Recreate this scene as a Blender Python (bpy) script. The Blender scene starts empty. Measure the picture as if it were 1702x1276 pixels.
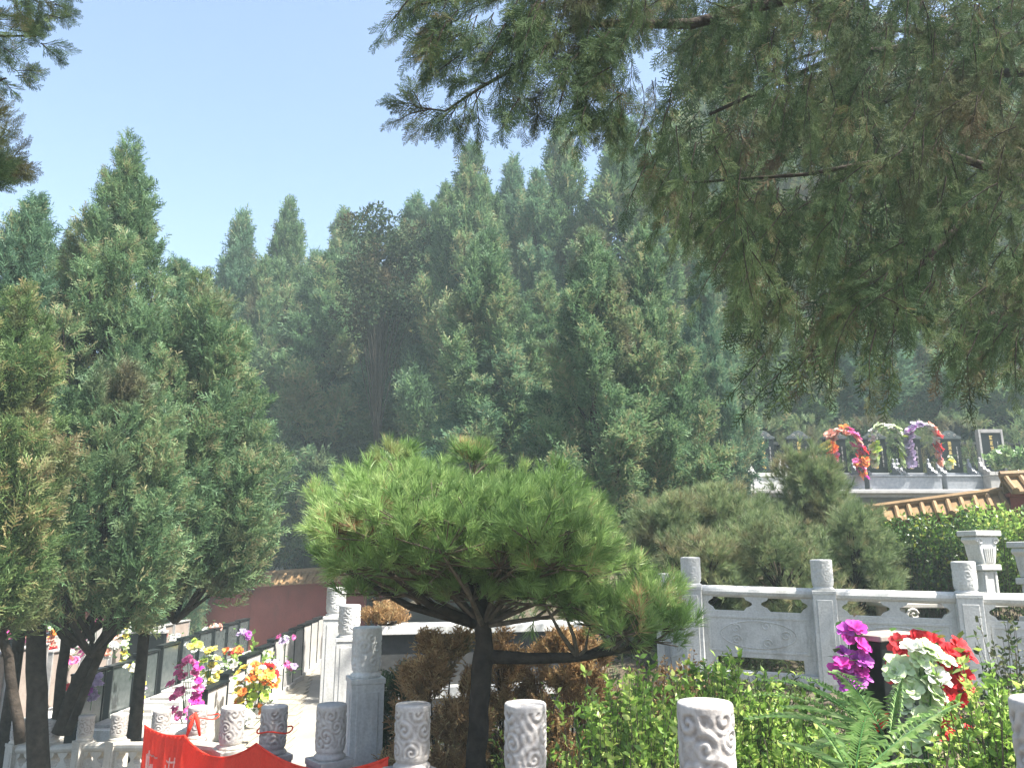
import bpy, bmesh, math, random
import numpy as np
from mathutils import Vector, Matrix
# ---------------------------------------------------------------- camera, sky, sun, exposure
C = bpy.context.scene
COL = C.collection
F = 1300.0                                   # focal length in photo pixels (photo is 1702 x 1276)
PITCH = math.atan((930 - 638) / F)
EYE = 1.6
cam_d = bpy.data.cameras.new('camera'); cam = bpy.data.objects.new('camera', cam_d); COL.objects.link(cam)
cam_d.sensor_width = 36; cam_d.lens = F / 1702 * 36; cam_d.clip_end = 2000; cam_d.clip_start = 0.05
cam.location = (0, 0, EYE); cam.rotation_euler = (math.pi/2 + PITCH, 0, 0)
C.camera = cam
SUN_AZ, SUN_EL = math.radians(112), math.radians(60)
w = bpy.data.worlds.new('World'); C.world = w; w.use_nodes = True
nt = w.node_tree; nt.nodes.clear()
sky = nt.nodes.new('ShaderNodeTexSky'); sky.sky_type = 'NISHITA'; sky.sun_disc = False
sky.sun_elevation = SUN_EL; sky.sun_rotation = SUN_AZ; sky.air_density = 1.0; sky.dust_density = 2.2; sky.ozone_density = .6
bg = nt.nodes.new('ShaderNodeBackground'); bg.inputs[1].default_value = 0.092
wo = nt.nodes.new('ShaderNodeOutputWorld')
nt.links.new(sky.outputs[0], bg.inputs[0]); nt.links.new(bg.outputs[0], wo.inputs[0])
sun_d = bpy.data.lights.new('sun', 'SUN'); sun_d.energy = 5.0; sun_d.angle = math.radians(0.55); sun_d.color = (1, .955, .87)
sun = bpy.data.objects.new('sun', sun_d); COL.objects.link(sun)
SV = Vector((math.sin(SUN_AZ)*math.cos(SUN_EL), math.cos(SUN_AZ)*math.cos(SUN_EL), math.sin(SUN_EL)))
sun.rotation_euler = SV.to_track_quat('Z', 'Y').to_euler()
C.view_settings.view_transform = 'Standard'; C.view_settings.look = 'None'
C.view_settings.exposure = 1.9; C.view_settings.gamma = 1
try:
    C.cycles.max_bounces = 6; C.cycles.diffuse_bounces = 3; C.cycles.glossy_bounces = 2; C.cycles.transmission_bounces = 3
    C.cycles.volume_bounces = 0; C.cycles.transparent_max_bounces = 8
except Exception: pass

def at(u, v, d):
    """photo pixel and distance along y -> point"""
    a = (u-851)/F; b = (638-v)/F
    y = math.cos(PITCH) - b*math.sin(PITCH); z = math.sin(PITCH) + b*math.cos(PITCH)
    return Vector((a*d/y, d, EYE + z*d/y))

# ---------------------------------------------------------------- materials
def N(nt, t, **k):
    n = nt.nodes.new(t)
    for a, b in k.items(): setattr(n, a, b)
    return n
def ramp(nt, stops):
    r = N(nt, 'ShaderNodeValToRGB'); e = r.color_ramp.elements
    while len(e) < len(stops): e.new(.5)
    for q, (p, c) in zip(e, stops): q.position = p; q.color = (*c, 1)
    return r
MATS = {}
def leafmat(name, stops, trans=.3, rough=.55, patch=None, patch_lo=.62, spec=.3, nscale=1.3):
    """foliage: colour varies leaf by leaf (attribute), and by natural patches of dry growth"""
    m = bpy.data.materials.new(name); m.use_nodes = True; nt = m.node_tree; nt.nodes.clear(); L = nt.links.new
    out = N(nt, 'ShaderNodeOutputMaterial'); at_ = N(nt, 'ShaderNodeAttribute'); at_.attribute_name = 'var'
    r = ramp(nt, stops); L(at_.outputs['Fac'], r.inputs[0])
    col = r.outputs[0]
    if patch:
        tc = N(nt, 'ShaderNodeTexCoord'); no = N(nt, 'ShaderNodeTexNoise'); no.inputs['Scale'].default_value = nscale; no.inputs['Detail'].default_value = 3
        oi = N(nt, 'ShaderNodeObjectInfo'); ad = N(nt, 'ShaderNodeVectorMath', operation='ADD')
        L(tc.outputs['Object'], ad.inputs[0]); L(oi.outputs['Location'], ad.inputs[1]); L(ad.outputs[0], no.inputs['Vector'])
        mr = N(nt, 'ShaderNodeMapRange'); mr.inputs[1].default_value = patch_lo-.08; mr.inputs[2].default_value = patch_lo+.1
        L(no.outputs['Fac'], mr.inputs[0]); mx = N(nt, 'ShaderNodeMix', data_type='RGBA'); L(mr.outputs[0], mx.inputs[0]); L(col, mx.inputs[6])
        mx.inputs[7].default_value = (*patch, 1); col = mx.outputs[2]
    p = N(nt, 'ShaderNodeBsdfPrincipled'); p.inputs['Roughness'].default_value = rough; p.inputs['Specular IOR Level'].default_value = spec
    L(col, p.inputs['Base Color'])
    t = N(nt, 'ShaderNodeBsdfTranslucent'); L(col, t.inputs[0])
    mix = N(nt, 'ShaderNodeMixShader'); mix.inputs[0].default_value = trans
    L(p.outputs[0], mix.inputs[1]); L(t.outputs[0], mix.inputs[2]); L(mix.outputs[0], out.inputs[0])
    MATS[name] = m; return m
def stone(name, c1, c2, scale=6, rough=.7, bump=.15, stain=None, stain_amt=.5, spec=.4, fine=60, layered=False):
    m = bpy.data.materials.new(name); m.use_nodes = True; nt = m.node_tree; L = nt.links.new
    p = nt.nodes['Principled BSDF']; p.inputs['Roughness'].default_value = rough; p.inputs['Specular IOR Level'].default_value = spec
    tc = N(nt, 'ShaderNodeTexCoord'); no = N(nt, 'ShaderNodeTexNoise'); no.inputs['Scale'].default_value = scale; no.inputs['Detail'].default_value = 6
    geo = N(nt, 'ShaderNodeNewGeometry'); L(geo.outputs['Position'], no.inputs['Vector'])
    r = ramp(nt, [(.3, c1), (.7, c2)]); L(no.outputs['Fac'], r.inputs[0]); col = r.outputs[0]
    n2 = N(nt, 'ShaderNodeTexNoise'); n2.inputs['Scale'].default_value = fine; n2.inputs['Detail'].default_value = 4; L(geo.outputs['Position'], n2.inputs['Vector'])
    mm = N(nt, 'ShaderNodeMix', data_type='RGBA', blend_type='MULTIPLY'); mm.inputs[0].default_value = .35
    r2 = ramp(nt, [(.35, (.55, .55, .55)), (.6, (1, 1, 1))]); L(n2.outputs['Fac'], r2.inputs[0]); L(col, mm.inputs[6]); L(r2.outputs[0], mm.inputs[7]); col = mm.outputs[2]
    if stain:
        n3 = N(nt, 'ShaderNodeTexNoise'); n3.inputs['Scale'].default_value = 2.2; n3.inputs['Detail'].default_value = 8; n3.inputs['Roughness'].default_value = .7
        mp = N(nt, 'ShaderNodeMapping'); mp.inputs['Scale'].default_value = (2.5, 2.5, .6); L(geo.outputs['Position'], mp.inputs[0]); L(mp.outputs[0], n3.inputs['Vector'])
        r3 = ramp(nt, [(.5, (0, 0, 0)), (.72, (stain_amt,)*3)]); L(n3.outputs['Fac'], r3.inputs[0])
        m3 = N(nt, 'ShaderNodeMix', data_type='RGBA'); L(r3.outputs[0], m3.inputs[0]); L(col, m3.inputs[6]); m3.inputs[7].default_value = (*stain, 1); col = m3.outputs[2]
    L(col, p.inputs['Base Color'])
    b = N(nt, 'ShaderNodeBump'); b.inputs['Strength'].default_value = bump; b.inputs['Distance'].default_value = .01; L(n2.outputs['Fac'], b.inputs['Height']); L(b.outputs[0], p.inputs['Normal'])
    MATS[name] = m; return m
def petal(name, c1, c2, trans=.35):
    m = bpy.data.materials.new(name); m.use_nodes = True; nt = m.node_tree; nt.nodes.clear(); L = nt.links.new
    out = N(nt, 'ShaderNodeOutputMaterial'); a = N(nt, 'ShaderNodeAttribute'); a.attribute_name = 'var'
    r = ramp(nt, [(0, c1), (1, c2)]); L(a.outputs['Fac'], r.inputs[0])
    p = N(nt, 'ShaderNodeBsdfPrincipled'); p.inputs['Roughness'].default_value = .75; p.inputs['Specular IOR Level'].default_value = .2; L(r.outputs[0], p.inputs['Base Color'])
    t = N(nt, 'ShaderNodeBsdfTranslucent'); L(r.outputs[0], t.inputs[0])
    mix = N(nt, 'ShaderNodeMixShader'); mix.inputs[0].default_value = trans
    L(p.outputs[0], mix.inputs[1]); L(t.outputs[0], mix.inputs[2]); L(mix.outputs[0], out.inputs[0])
    MATS[name] = m; return m
CY = [(0, (0.0653, 0.1232, 0.0609)), (0.35, (0.1087, 0.203, 0.0957)), (0.7, (0.174, 0.2755, 0.1232)), (0.92, (0.24, 0.30, 0.14)), (1, (0.30, 0.28, 0.15))]
leafmat('cypress', CY, .42, patch=(.15, .135, .075), patch_lo=.64, nscale=1.1)
leafmat('cypress_warm', [(0, (0.063, 0.1187, 0.0394)), (0.4, (0.1155, 0.2, 0.0675)), (0.75, (0.189, 0.2687, 0.0957)), (0.93, (0.294, 0.325, 0.135)), (1, (0.336, 0.275, 0.135))], .42, patch=(.20, .17, .085), patch_lo=.60, nscale=1.6)
leafmat('cypress_blue', [(0, (0.0675, 0.135, 0.0825)), (0.5, (0.117, 0.225, 0.1275)), (0.9, (0.195, 0.3, 0.1575)), (1, (0.3, 0.3, 0.165))], .42, patch=(.12, .125, .075), patch_lo=.68)
leafmat('cypress_dark', [(0, (0.0286, 0.052, 0.0286)), (0.5, (0.0468, 0.0806, 0.039)), (0.9, (0.078, 0.104, 0.052)), (1, (0.13, 0.0975, 0.0585))], .25, spec=.06, rough=.85, patch=(.075, .062, .038), patch_lo=.55, nscale=.9)
leafmat('cypress_slope', [(0, (0.078, 0.1365, 0.0585)), (0.5, (0.143, 0.221, 0.091)), (0.9, (0.247, 0.3055, 0.13)), (1, (0.338, 0.286, 0.156))], .4, patch=(.13, .115, .065), patch_lo=.56, nscale=1.0)
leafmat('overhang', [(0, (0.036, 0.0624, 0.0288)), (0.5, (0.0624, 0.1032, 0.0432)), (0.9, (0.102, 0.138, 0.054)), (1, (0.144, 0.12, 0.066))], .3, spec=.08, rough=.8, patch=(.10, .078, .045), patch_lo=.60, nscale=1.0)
leafmat('pine', [(0, (0.1227, 0.214, 0.0625)), (0.4, (0.2147, 0.3438, 0.1069)), (0.8, (0.3297, 0.4586, 0.1604)), (0.97, (0.4601, 0.535, 0.2317)), (1, (0.4908, 0.3057, 0.1782))], .42, rough=.45, patch=(.24, .19, .09), patch_lo=.72, nscale=2.2)
leafmat('scrub_pine', [(0, (0.0919, 0.1375, 0.0578)), (0.4, (0.1575, 0.22, 0.0963)), (0.8, (0.2363, 0.2956, 0.1375)), (1, (0.315, 0.275, 0.1513))], .35, patch=(.17, .14, .075), patch_lo=.6, nscale=2.)
leafmat('bright_leaf', [(0, (0.1071, 0.199, 0.035)), (0.4, (0.2143, 0.3694, 0.0637)), (0.8, (0.352, 0.5115, 0.1036)), (1, (0.5202, 0.5968, 0.1754))], .42, rough=.42, spec=.5)
leafmat('hedge_leaf', [(0, (.03, .07, .015)), (.5, (.06, .13, .025)), (.85, (.13, .24, .04)), (1, (.30, .34, .06))], .3, rough=.35, spec=.5)
leafmat('dead_leaf', [(0, (0.168, 0.096, 0.0403)), (0.4, (0.324, 0.198, 0.092)), (0.8, (0.504, 0.336, 0.161)), (1, (0.6, 0.48, 0.253))], .42, patch=(.10, .13, .05), patch_lo=.68, nscale=3.5)
leafmat('fern', [(0, (0.116, 0.2175, 0.0725)), (0.6, (0.203, 0.3335, 0.116)), (1, (0.348, 0.435, 0.203))], .3, rough=.28, spec=.7)
leafmat('cover', [(0, (.03, .06, .02)), (.5, (.06, .10, .03)), (1, (.12, .13, .05))], .25)
def barkmat():
    m = stone('bark', (.024, .019, .015), (.060, .048, .038), 14, .95, .9, spec=.1, fine=45); return m
barkmat()
stone('twig', (.075, .06, .045), (.16, .13, .10), 20, .9, .3, spec=.1)
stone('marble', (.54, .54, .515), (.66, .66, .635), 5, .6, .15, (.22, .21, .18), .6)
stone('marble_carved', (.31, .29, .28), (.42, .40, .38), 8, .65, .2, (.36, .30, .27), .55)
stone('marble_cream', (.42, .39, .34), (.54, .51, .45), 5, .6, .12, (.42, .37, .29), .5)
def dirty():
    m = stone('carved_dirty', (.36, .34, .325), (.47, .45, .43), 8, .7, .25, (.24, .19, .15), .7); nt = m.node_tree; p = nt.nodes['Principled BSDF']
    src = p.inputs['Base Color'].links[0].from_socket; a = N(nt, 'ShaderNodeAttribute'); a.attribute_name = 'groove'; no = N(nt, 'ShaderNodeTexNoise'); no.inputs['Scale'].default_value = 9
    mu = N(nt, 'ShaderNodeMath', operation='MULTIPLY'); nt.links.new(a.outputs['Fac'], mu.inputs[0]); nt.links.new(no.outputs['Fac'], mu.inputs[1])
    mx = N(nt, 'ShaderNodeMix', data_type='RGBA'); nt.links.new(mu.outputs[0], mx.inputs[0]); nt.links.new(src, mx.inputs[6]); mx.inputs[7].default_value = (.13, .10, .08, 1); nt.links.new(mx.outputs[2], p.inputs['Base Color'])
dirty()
stone('granite_grey', (.26, .25, .24), (.38, .37, .355), 9, .6, .1, (.22, .2, .18), .4)
stone('granite_pale', (.38, .365, .35), (.52, .505, .485), 7, .6, .1, (.40, .36, .32), .35)
stone('granite_warm', (.27, .22, .19), (.36, .30, .26), 9, .55, .1, (.2, .16, .14), .4)
stone('granite_black', (.006, .008, .009), (.014, .018, .019), 30, .35, .02, spec=.22)
stone('granite_dark', (.03, .032, .033), (.055, .056, .056), 25, .5, .05, spec=.5)
stone('granite_slate', (.05, .062, .062), (.09, .105, .102), 14, .25, .03, spec=.5)
stone('granite_in_shade', (.20, .215, .24), (.30, .315, .34), 14, .35, .05, (.08, .09, .09), .4, spec=.5)  # bluish tone puts the shade on the terrace tombs into their colour
stone('gold', (.55, .40, .12), (.72, .55, .2), 10, .5, .05)
stone('red_plaster', (.19, .045, .035), (.26, .07, .055), 1.5, .9, .15, (.10, .04, .03), .5)
stone('tile_yellow', (.17, .105, .05), (.27, .175, .085), 7, .62, .15, (.18, .10, .05), .55, spec=.25)
stone('paving', (.235, .21, .165), (.33, .30, .24), 2.5, .85, .25, (.25, .22, .17), .6)
stone('concrete', (.20, .192, .17), (.28, .268, .24), 1.5, .9, .25, (.27, .25, .22), .6)
stone('soil', (.07, .055, .038), (.14, .11, .075), 3, 1, .6, (.06, .075, .03), .6)
stone('flower_stem', (.03, .10, .02), (.05, .15, .03), 9, .6, .05)
def bannermat():
    m = stone('banner', (.85, .07, .04), (.90, .10, .06), 5, .8, .1, spec=.15); nt = m.node_tree
    p = nt.nodes['Principled BSDF']; o = nt.nodes['Material Output']
    t = N(nt, 'ShaderNodeBsdfTranslucent'); t.inputs[0].default_value = (.95, .10, .05, 1); mx = N(nt, 'ShaderNodeMixShader'); mx.inputs[0].default_value = .4
    nt.links.new(p.outputs[0], mx.inputs[1]); nt.links.new(t.outputs[0], mx.inputs[2]); nt.links.new(mx.outputs[0], o.inputs[0])
bannermat()
stone('banner_letter', (.85, .42, .36), (.88, .52, .45), 5, .8, .05)
petal('petal_pink', (.75, .10, .38), (.85, .35, .60)); petal('petal_magenta', (.62, .03, .38), (.80, .12, .55))
petal('petal_purple', (.42, .05, .45), (.70, .22, .68)); petal('petal_lilac', (.40, .30, .48), (.60, .50, .66))
petal('petal_red', (.60, .02, .03), (.78, .08, .09)); petal('petal_orange', (.80, .18, .03), (.85, .38, .10))
petal('petal_yellow', (.75, .58, .06), (.82, .75, .25)); petal('petal_white', (.72, .72, .66), (.82, .82, .78))
petal('petal_green', (.50, .66, .30), (.74, .80, .58)); petal('petal_salmon', (.78, .28, .20), (.82, .55, .45)); petal('petal_lime', (.40, .60, .06), (.65, .75, .2))

# ---------------------------------------------------------------- object helpers
def mesh_np(name, V, Q, mat, parent=None, var=None, smooth=False):
    V = np.asarray(V, np.float32); Q = np.asarray(Q, np.int32)
    me = bpy.data.meshes.new(name)
    me.vertices.add(len(V)); me.vertices.foreach_set('co', V.ravel())
    k = Q.shape[1]
    me.loops.add(Q.size); me.loops.foreach_set('vertex_index', Q.ravel())
    me.polygons.add(len(Q)); me.polygons.foreach_set('loop_start', np.arange(0, Q.size, k, dtype=np.int32))
    me.polygons.foreach_set('loop_total', np.full(len(Q), k, np.int32))
    if smooth: me.polygons.foreach_set('use_smooth', np.ones(len(Q), bool))
    if var is not None:
        a = me.attributes.new('var', 'FLOAT', 'FACE'); a.data.foreach_set('value', np.asarray(var, np.float32))
    me.update(); me.materials.append(MATS[mat])
    o = bpy.data.objects.new(name, me); COL.objects.link(o)
    if parent: o.parent = parent
    return o
class MB:
    """collects shapes into one mesh"""
    def __init__(s): s.v = []; s.f = []
    def add(s, vs, fs):
        n = len(s.v); s.v += [tuple(p) for p in vs]; s.f += [tuple(i+n for i in f) for f in fs]; return s
    def box(s, x0, x1, y0, y1, z0, z1, M=None):
        vs = [Vector(p) for p in ((x0,y0,z0),(x1,y0,z0),(x1,y1,z0),(x0,y1,z0),(x0,y0,z1),(x1,y0,z1),(x1,y1,z1),(x0,y1,z1))]
        if M: vs = [M @ p for p in vs]
        return s.add(vs, [(0,3,2,1),(4,5,6,7),(0,1,5,4),(1,2,6,5),(2,3,7,6),(3,0,4,7)])
    def tube(s, pts, rad, n=8, cap=True):
        pts = [Vector(p) for p in pts]; vs = []; up = Vector((.31,.17,.93)); k = len(pts)
        for i, p in enumerate(pts):
            d = (pts[min(i+1,k-1)] - pts[max(i-1,0)]).normalized(); a = d.cross(up)
            if a.length < .05: a = d.cross(Vector((1,0,0)))
            a.normalize(); b = d.cross(a)
            r = rad[i] if hasattr(rad, '__len__') else rad
            for j in range(n): t = 2*math.pi*j/n; vs.append(p + a*(r*math.cos(t)) + b*(r*math.sin(t)))
        fs = [(i*n+j, i*n+(j+1)%n, (i+1)*n+(j+1)%n, (i+1)*n+j) for i in range(k-1) for j in range(n)]
        if cap: fs += [tuple(range(n))[::-1], tuple((k-1)*n+j for j in range(n))]
        return s.add(vs, fs)
    def lathe(s, prof, n=24, c=(0,0)):
        vs = [(c[0]+r*math.cos(2*math.pi*j/n), c[1]+r*math.sin(2*math.pi*j/n), z) for r, z in prof for j in range(n)]; k = len(prof)
        fs = [(i*n+j, i*n+(j+1)%n, (i+1)*n+(j+1)%n, (i+1)*n+j) for i in range(k-1) for j in range(n)]
        fs += [tuple(range(n))[::-1], tuple((k-1)*n+j for j in range(n))]
        return s.add(vs, fs)
    def prism(s, poly, y0, y1, M=None):
        """polygon in x,z extruded along y"""
        n = len(poly); vs = [Vector((x, y0, z)) for x, z in poly] + [Vector((x, y1, z)) for x, z in poly]
        if M: vs = [M @ p for p in vs]
        return s.add(vs, [tuple(range(n)), tuple(range(2*n-1, n-1, -1))] + [((i+1)%n, i, i+n, (i+1)%n+n) for i in range(n)])
    def build(s, name, mat, parent=None, bevel=0, smooth=False):
        me = bpy.data.meshes.new(name); me.from_pydata(s.v, [], s.f); me.materials.append(MATS[mat])
        if smooth: me.polygons.foreach_set('use_smooth', np.ones(len(s.f), bool))
        me.update(); o = bpy.data.objects.new(name, me); COL.objects.link(o)
        if parent: o.parent = parent
        if bevel:
            b = o.modifiers.new('bevel', 'BEVEL'); b.width = bevel; b.segments = 2; b.limit_method = 'ANGLE'; b.angle_limit = .6
        return o
def thing(name, label, cat, loc=(0,0,0), rotz=0, group=None):
    o = bpy.data.objects.new(name, None); o.empty_display_size = .2; COL.objects.link(o)
    o.location = loc; o.rotation_euler = (0,0,rotz); o['label'] = label; o['category'] = cat
    if group: o['group'] = group
    return o
def copy_tree(o, parent=None):
    c = o.copy(); COL.objects.link(c)
    if parent: c.parent = parent
    for ch in list(o.children): copy_tree(ch, c)
    return c
def copy_thing(o, label, loc, rotz=0, scale=None, group=None):
    c = copy_tree(o); c['label'] = label; c.location = loc; c.rotation_euler = (0,0,rotz)
    if scale: c.scale = scale
    if group: c['group'] = group
    return c
def structure(o): o['kind'] = 'structure'; return o

# ---------------------------------------------------------------- terrain
def sstep(a, b, x): t = np.clip((x-a)/(b-a), 0, 1); return t*t*(3-2*t)
def path_x(y): return np.interp(y, [-4, 3.5, 5.5, 8.5, 10, 20, 30], [1.6, .9, -1.15, -2.0, -2.55, -4.6, -6.2])
def edge_x(y):            # right edge of the sunken burial ground
    return path_x(y) + np.interp(y, [6, 7.6, 9, 20], [0, .5, 1.3, 1.3])
def ground(x, y):
    x = np.asarray(x, float); y = np.asarray(y, float)
    e = edge_x(y)
    low = np.full_like(x, -.9) - .45*sstep(10.0, 8.6, y)*sstep(-2.5, -4.5, x)
    # right garden, bank, grave terrace
    r = .0 + .42*sstep(6.2, 7.0, y)*sstep(1, 2.2, x)
    bank = .4 + (y-9)*.30*sstep(.4, 3.5, x - e)
    r = np.where(y > 9, np.maximum(r, np.minimum(bank, 2.6)), r)
    terr = 3.25*sstep(19.45, 19.6, y)*sstep(.5, 4, x - e)
    r = np.maximum(r, np.where(y > 19.4, terr, 0))
    r = np.maximum(r, np.where(y > 22, 3.25 + 1.5*sstep(22.6, 22.8, y) + np.maximum(0, y-24.5)*.34, 0))
    hill = np.where(y > 22, 1.0*sstep(22, 22.3, y) + np.maximum(0, y-24)*.12, -.9)
    low = np.maximum(low, hill)
    t = sstep(-.12, .12, x - e)
    far = sstep(22, 30, y)
    t = t*(1-far) + far*sstep(-10, 8, x)
    z = low*(1-t) + r*t
    # hill far away flattens out
    z = np.minimum(z, 14.0)
    # ground beside and in front of the camera: stepped path going down to the left
    f = sstep(4.5, 2.2, y)
    z2 = -1.5*sstep(.5, -6, x)
    z = z*(1-f) + z2*f
    return z
def gz(x, y): return float(ground(np.array([x]), np.array([y]))[0])
def build_ground():
    xs = np.unique(np.concatenate([np.linspace(-400, -40, 10), np.linspace(-40, -14, 27), np.linspace(-14, 14, 225), np.linspace(14, 40, 27), np.linspace(40, 400, 10)]))
    ys = np.unique(np.concatenate([np.linspace(-200, -6, 12), np.linspace(-6, 26, 257), np.linspace(26, 60, 40), np.linspace(60, 500, 14)]))
    X, Y = np.meshgrid(xs, ys); Z = ground(X, Y)
    rng = np.random.default_rng(2)
    V = np.stack([X, Y, Z], -1).reshape(-1, 3); nx, ny = len(xs), len(ys)
    i = np.arange((ny-1)*(nx-1)); a = (i//(nx-1))*nx + i % (nx-1)
    Q = np.stack([a, a+1, a+nx+1, a+nx], 1)
    structure(mesh_np('ground', V, Q, 'soil', smooth=False))
build_ground()
# concrete floor of the burial ground and the paved path, as thin sheets
def sheet(name, pts, z, mat, th=.03):
    mb = MB(); n = len(pts); mb.add([(x, y, z) for x, y in pts] + [(x, y, z-th) for x, y in pts], [tuple(range(n)), tuple(range(2*n-1, n-1, -1))] + [((i+1)%n, i, i+n, (i+1)%n+n) for i in range(n)])
    return structure(mb.build(name, mat))
sheet('concrete_floor', [(-22, 9.9), (-2.2, 9.9), (-4.2, 21.4), (-22, 21.4)], -.89, 'concrete')
# paved path of separate flags
mb = MB(); random.seed(4)
for r in range(26):
    y0 = 8.6 + r*.5; xe = float(path_x(y0+.25)) - .18; xw = xe - 1.15; x = xw
    while x < xe - .05:
        w_ = random.uniform(.34, .62); x1 = min(xe, x + w_)
        dz = random.uniform(-.006, .006)
        mb.box(x+.008, x1-.008, y0+.008, y0+.492, -.95, -.865+dz); x = x1
structure(mb.build('path', 'paving', bevel=.006))

# ---------------------------------------------------------------- carved stone posts and balustrades
def carved_head(r, h, z0, carve=.0045, nt_=110, nz=64, seed=0):
    rng = np.random.default_rng(seed)
    th = np.linspace(0, 2*np.pi, nt_, endpoint=False); zz = np.linspace(0, h, nz)
    T, Z = np.meshgrid(th, zz); cx = []
    for j in range(3):
        for k in range(5):
            cx.append(((k + .5*(j % 2))/5*2*np.pi*r + rng.normal(0, .02), (j+.5)/3*h + rng.normal(0, .014), rng.uniform(0, 6.28), rng.choice([-1, 1])))
    S = T*r; best = np.full(S.shape, 9.); val = np.zeros(S.shape)
    per = 2*np.pi*r
    for x, z, p, s in cx:
        dx = (S-x+per/2) % per - per/2; dz = Z-z; d = np.hypot(dx, dz); a = np.arctan2(dz, dx)
        v = np.sin(2*np.pi*d/(.030+.006*math.sin(p*3)) + s*a + p) * np.clip(1.25-d/.055, .25, 1)
        m = d < best; best = np.where(m, d, best); val = np.where(m, v, val)
    for q in range(6): val = val + .16*np.sin(T*rng.integers(3, 17)+Z*rng.uniform(-160, 160)+rng.uniform(0, 6))
    rel = np.clip(val*1.6, -1, 1)*carve - carve*.6
    edge = np.clip(np.minimum(Z-.012, h-.016-Z)/.006, 0, 1)
    R = r + rel*edge
    R *= 1 - .04*np.clip(1-Z/.03, 0, 1)
    V = np.stack([R*np.cos(T), R*np.sin(T), Z+z0], -1).reshape(-1, 3)
    i = np.arange((nz-1)*nt_); a = i//nt_*nt_; b = i % nt_; c = (b+1) % nt_
    Q = np.stack([a+b, a+c, a+nt_+c, a+nt_+b], 1)
    # rounded cap
    caps = [(r*.985, h+.006), (r*.93, h+.011), (r*.6, h+.014), (r*.02, h+.015)]
    n0 = len(V); prev = (nz-1)*nt_
    for cr, cz in caps:
        ring = np.stack([cr*np.cos(th), cr*np.sin(th), np.full(nt_, cz+z0)], -1); V = np.vstack([V, ring])
        b = np.arange(nt_); c = (b+1) % nt_; Q = np.vstack([Q, np.stack([prev+b, prev+c, n0+c, n0+b], 1)]); prev = n0; n0 += nt_
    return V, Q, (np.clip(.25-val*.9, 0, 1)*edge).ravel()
def make_post(parent, p, top, bottom, rh, hh, bw, mat, rot=0, seed=0, label=None, carve=.0045):
    """p = (x,y); shaft with chamfered panel faces, turned collar, carved drum head"""
    x, y = p
    z_head = top - hh; mb = MB(); b = bw/2
    M = Matrix.Translation((x, y, 0)) @ Matrix.Rotation(rot, 4, 'Z')
    prof = lambda s: [(-s, -s), (s, -s), (s, s), (-s, s)]
    zc = z_head - .055
    mb.box(-b, b, -b, b, bottom, zc-.03, M)
    mb.box(-b*1.06, b*1.06, -b*1.06, b*1.06, zc-.0305, zc+.004, M)
    # raised panels on four faces
    for q in range(4):
        R = M @ Matrix.Rotation(q*math.pi/2, 4, 'Z')
        mb.box(-b*.66, b*.66, -b-.006, -b+.002, bottom+.12, zc-.08, R)
    o = mb.build('post', mat, parent, bevel=.006)
    if label: o['label'] = label
    c = MB(); c.lathe([(rh*.9, zc), (rh*1.02, zc+.006), (rh*1.04, zc+.02), (rh*.90, zc+.03), (rh*.86, zc+.04), (rh*.96, zc+.050), (rh*.95, zc+.058)], 32, (x, y)); co = c.build('collar', mat, o, smooth=True)
    V, Q, G = carved_head(rh, hh-.015, z_head, seed=seed, carve=carve); V[:, 0] += x; V[:, 1] += y
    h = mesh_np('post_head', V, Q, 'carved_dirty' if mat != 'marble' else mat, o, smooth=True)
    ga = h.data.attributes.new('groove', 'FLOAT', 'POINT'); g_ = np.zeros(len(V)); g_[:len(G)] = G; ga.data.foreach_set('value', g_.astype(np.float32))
    return o
def cloud_support(mb, M, w_, h_):
    pts = []
    for t in np.linspace(0, 1, 13):
        r = w_*(.30 + .70*abs(math.cos(t*math.pi))**1.3 - .10*math.sin(t*math.pi*4)**2); pts.append((r, t*h_))
    mb.prism([(-r, z) for r, z in pts] + [(r, z) for r, z in pts[::-1]], -.035, .035, M)
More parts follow.
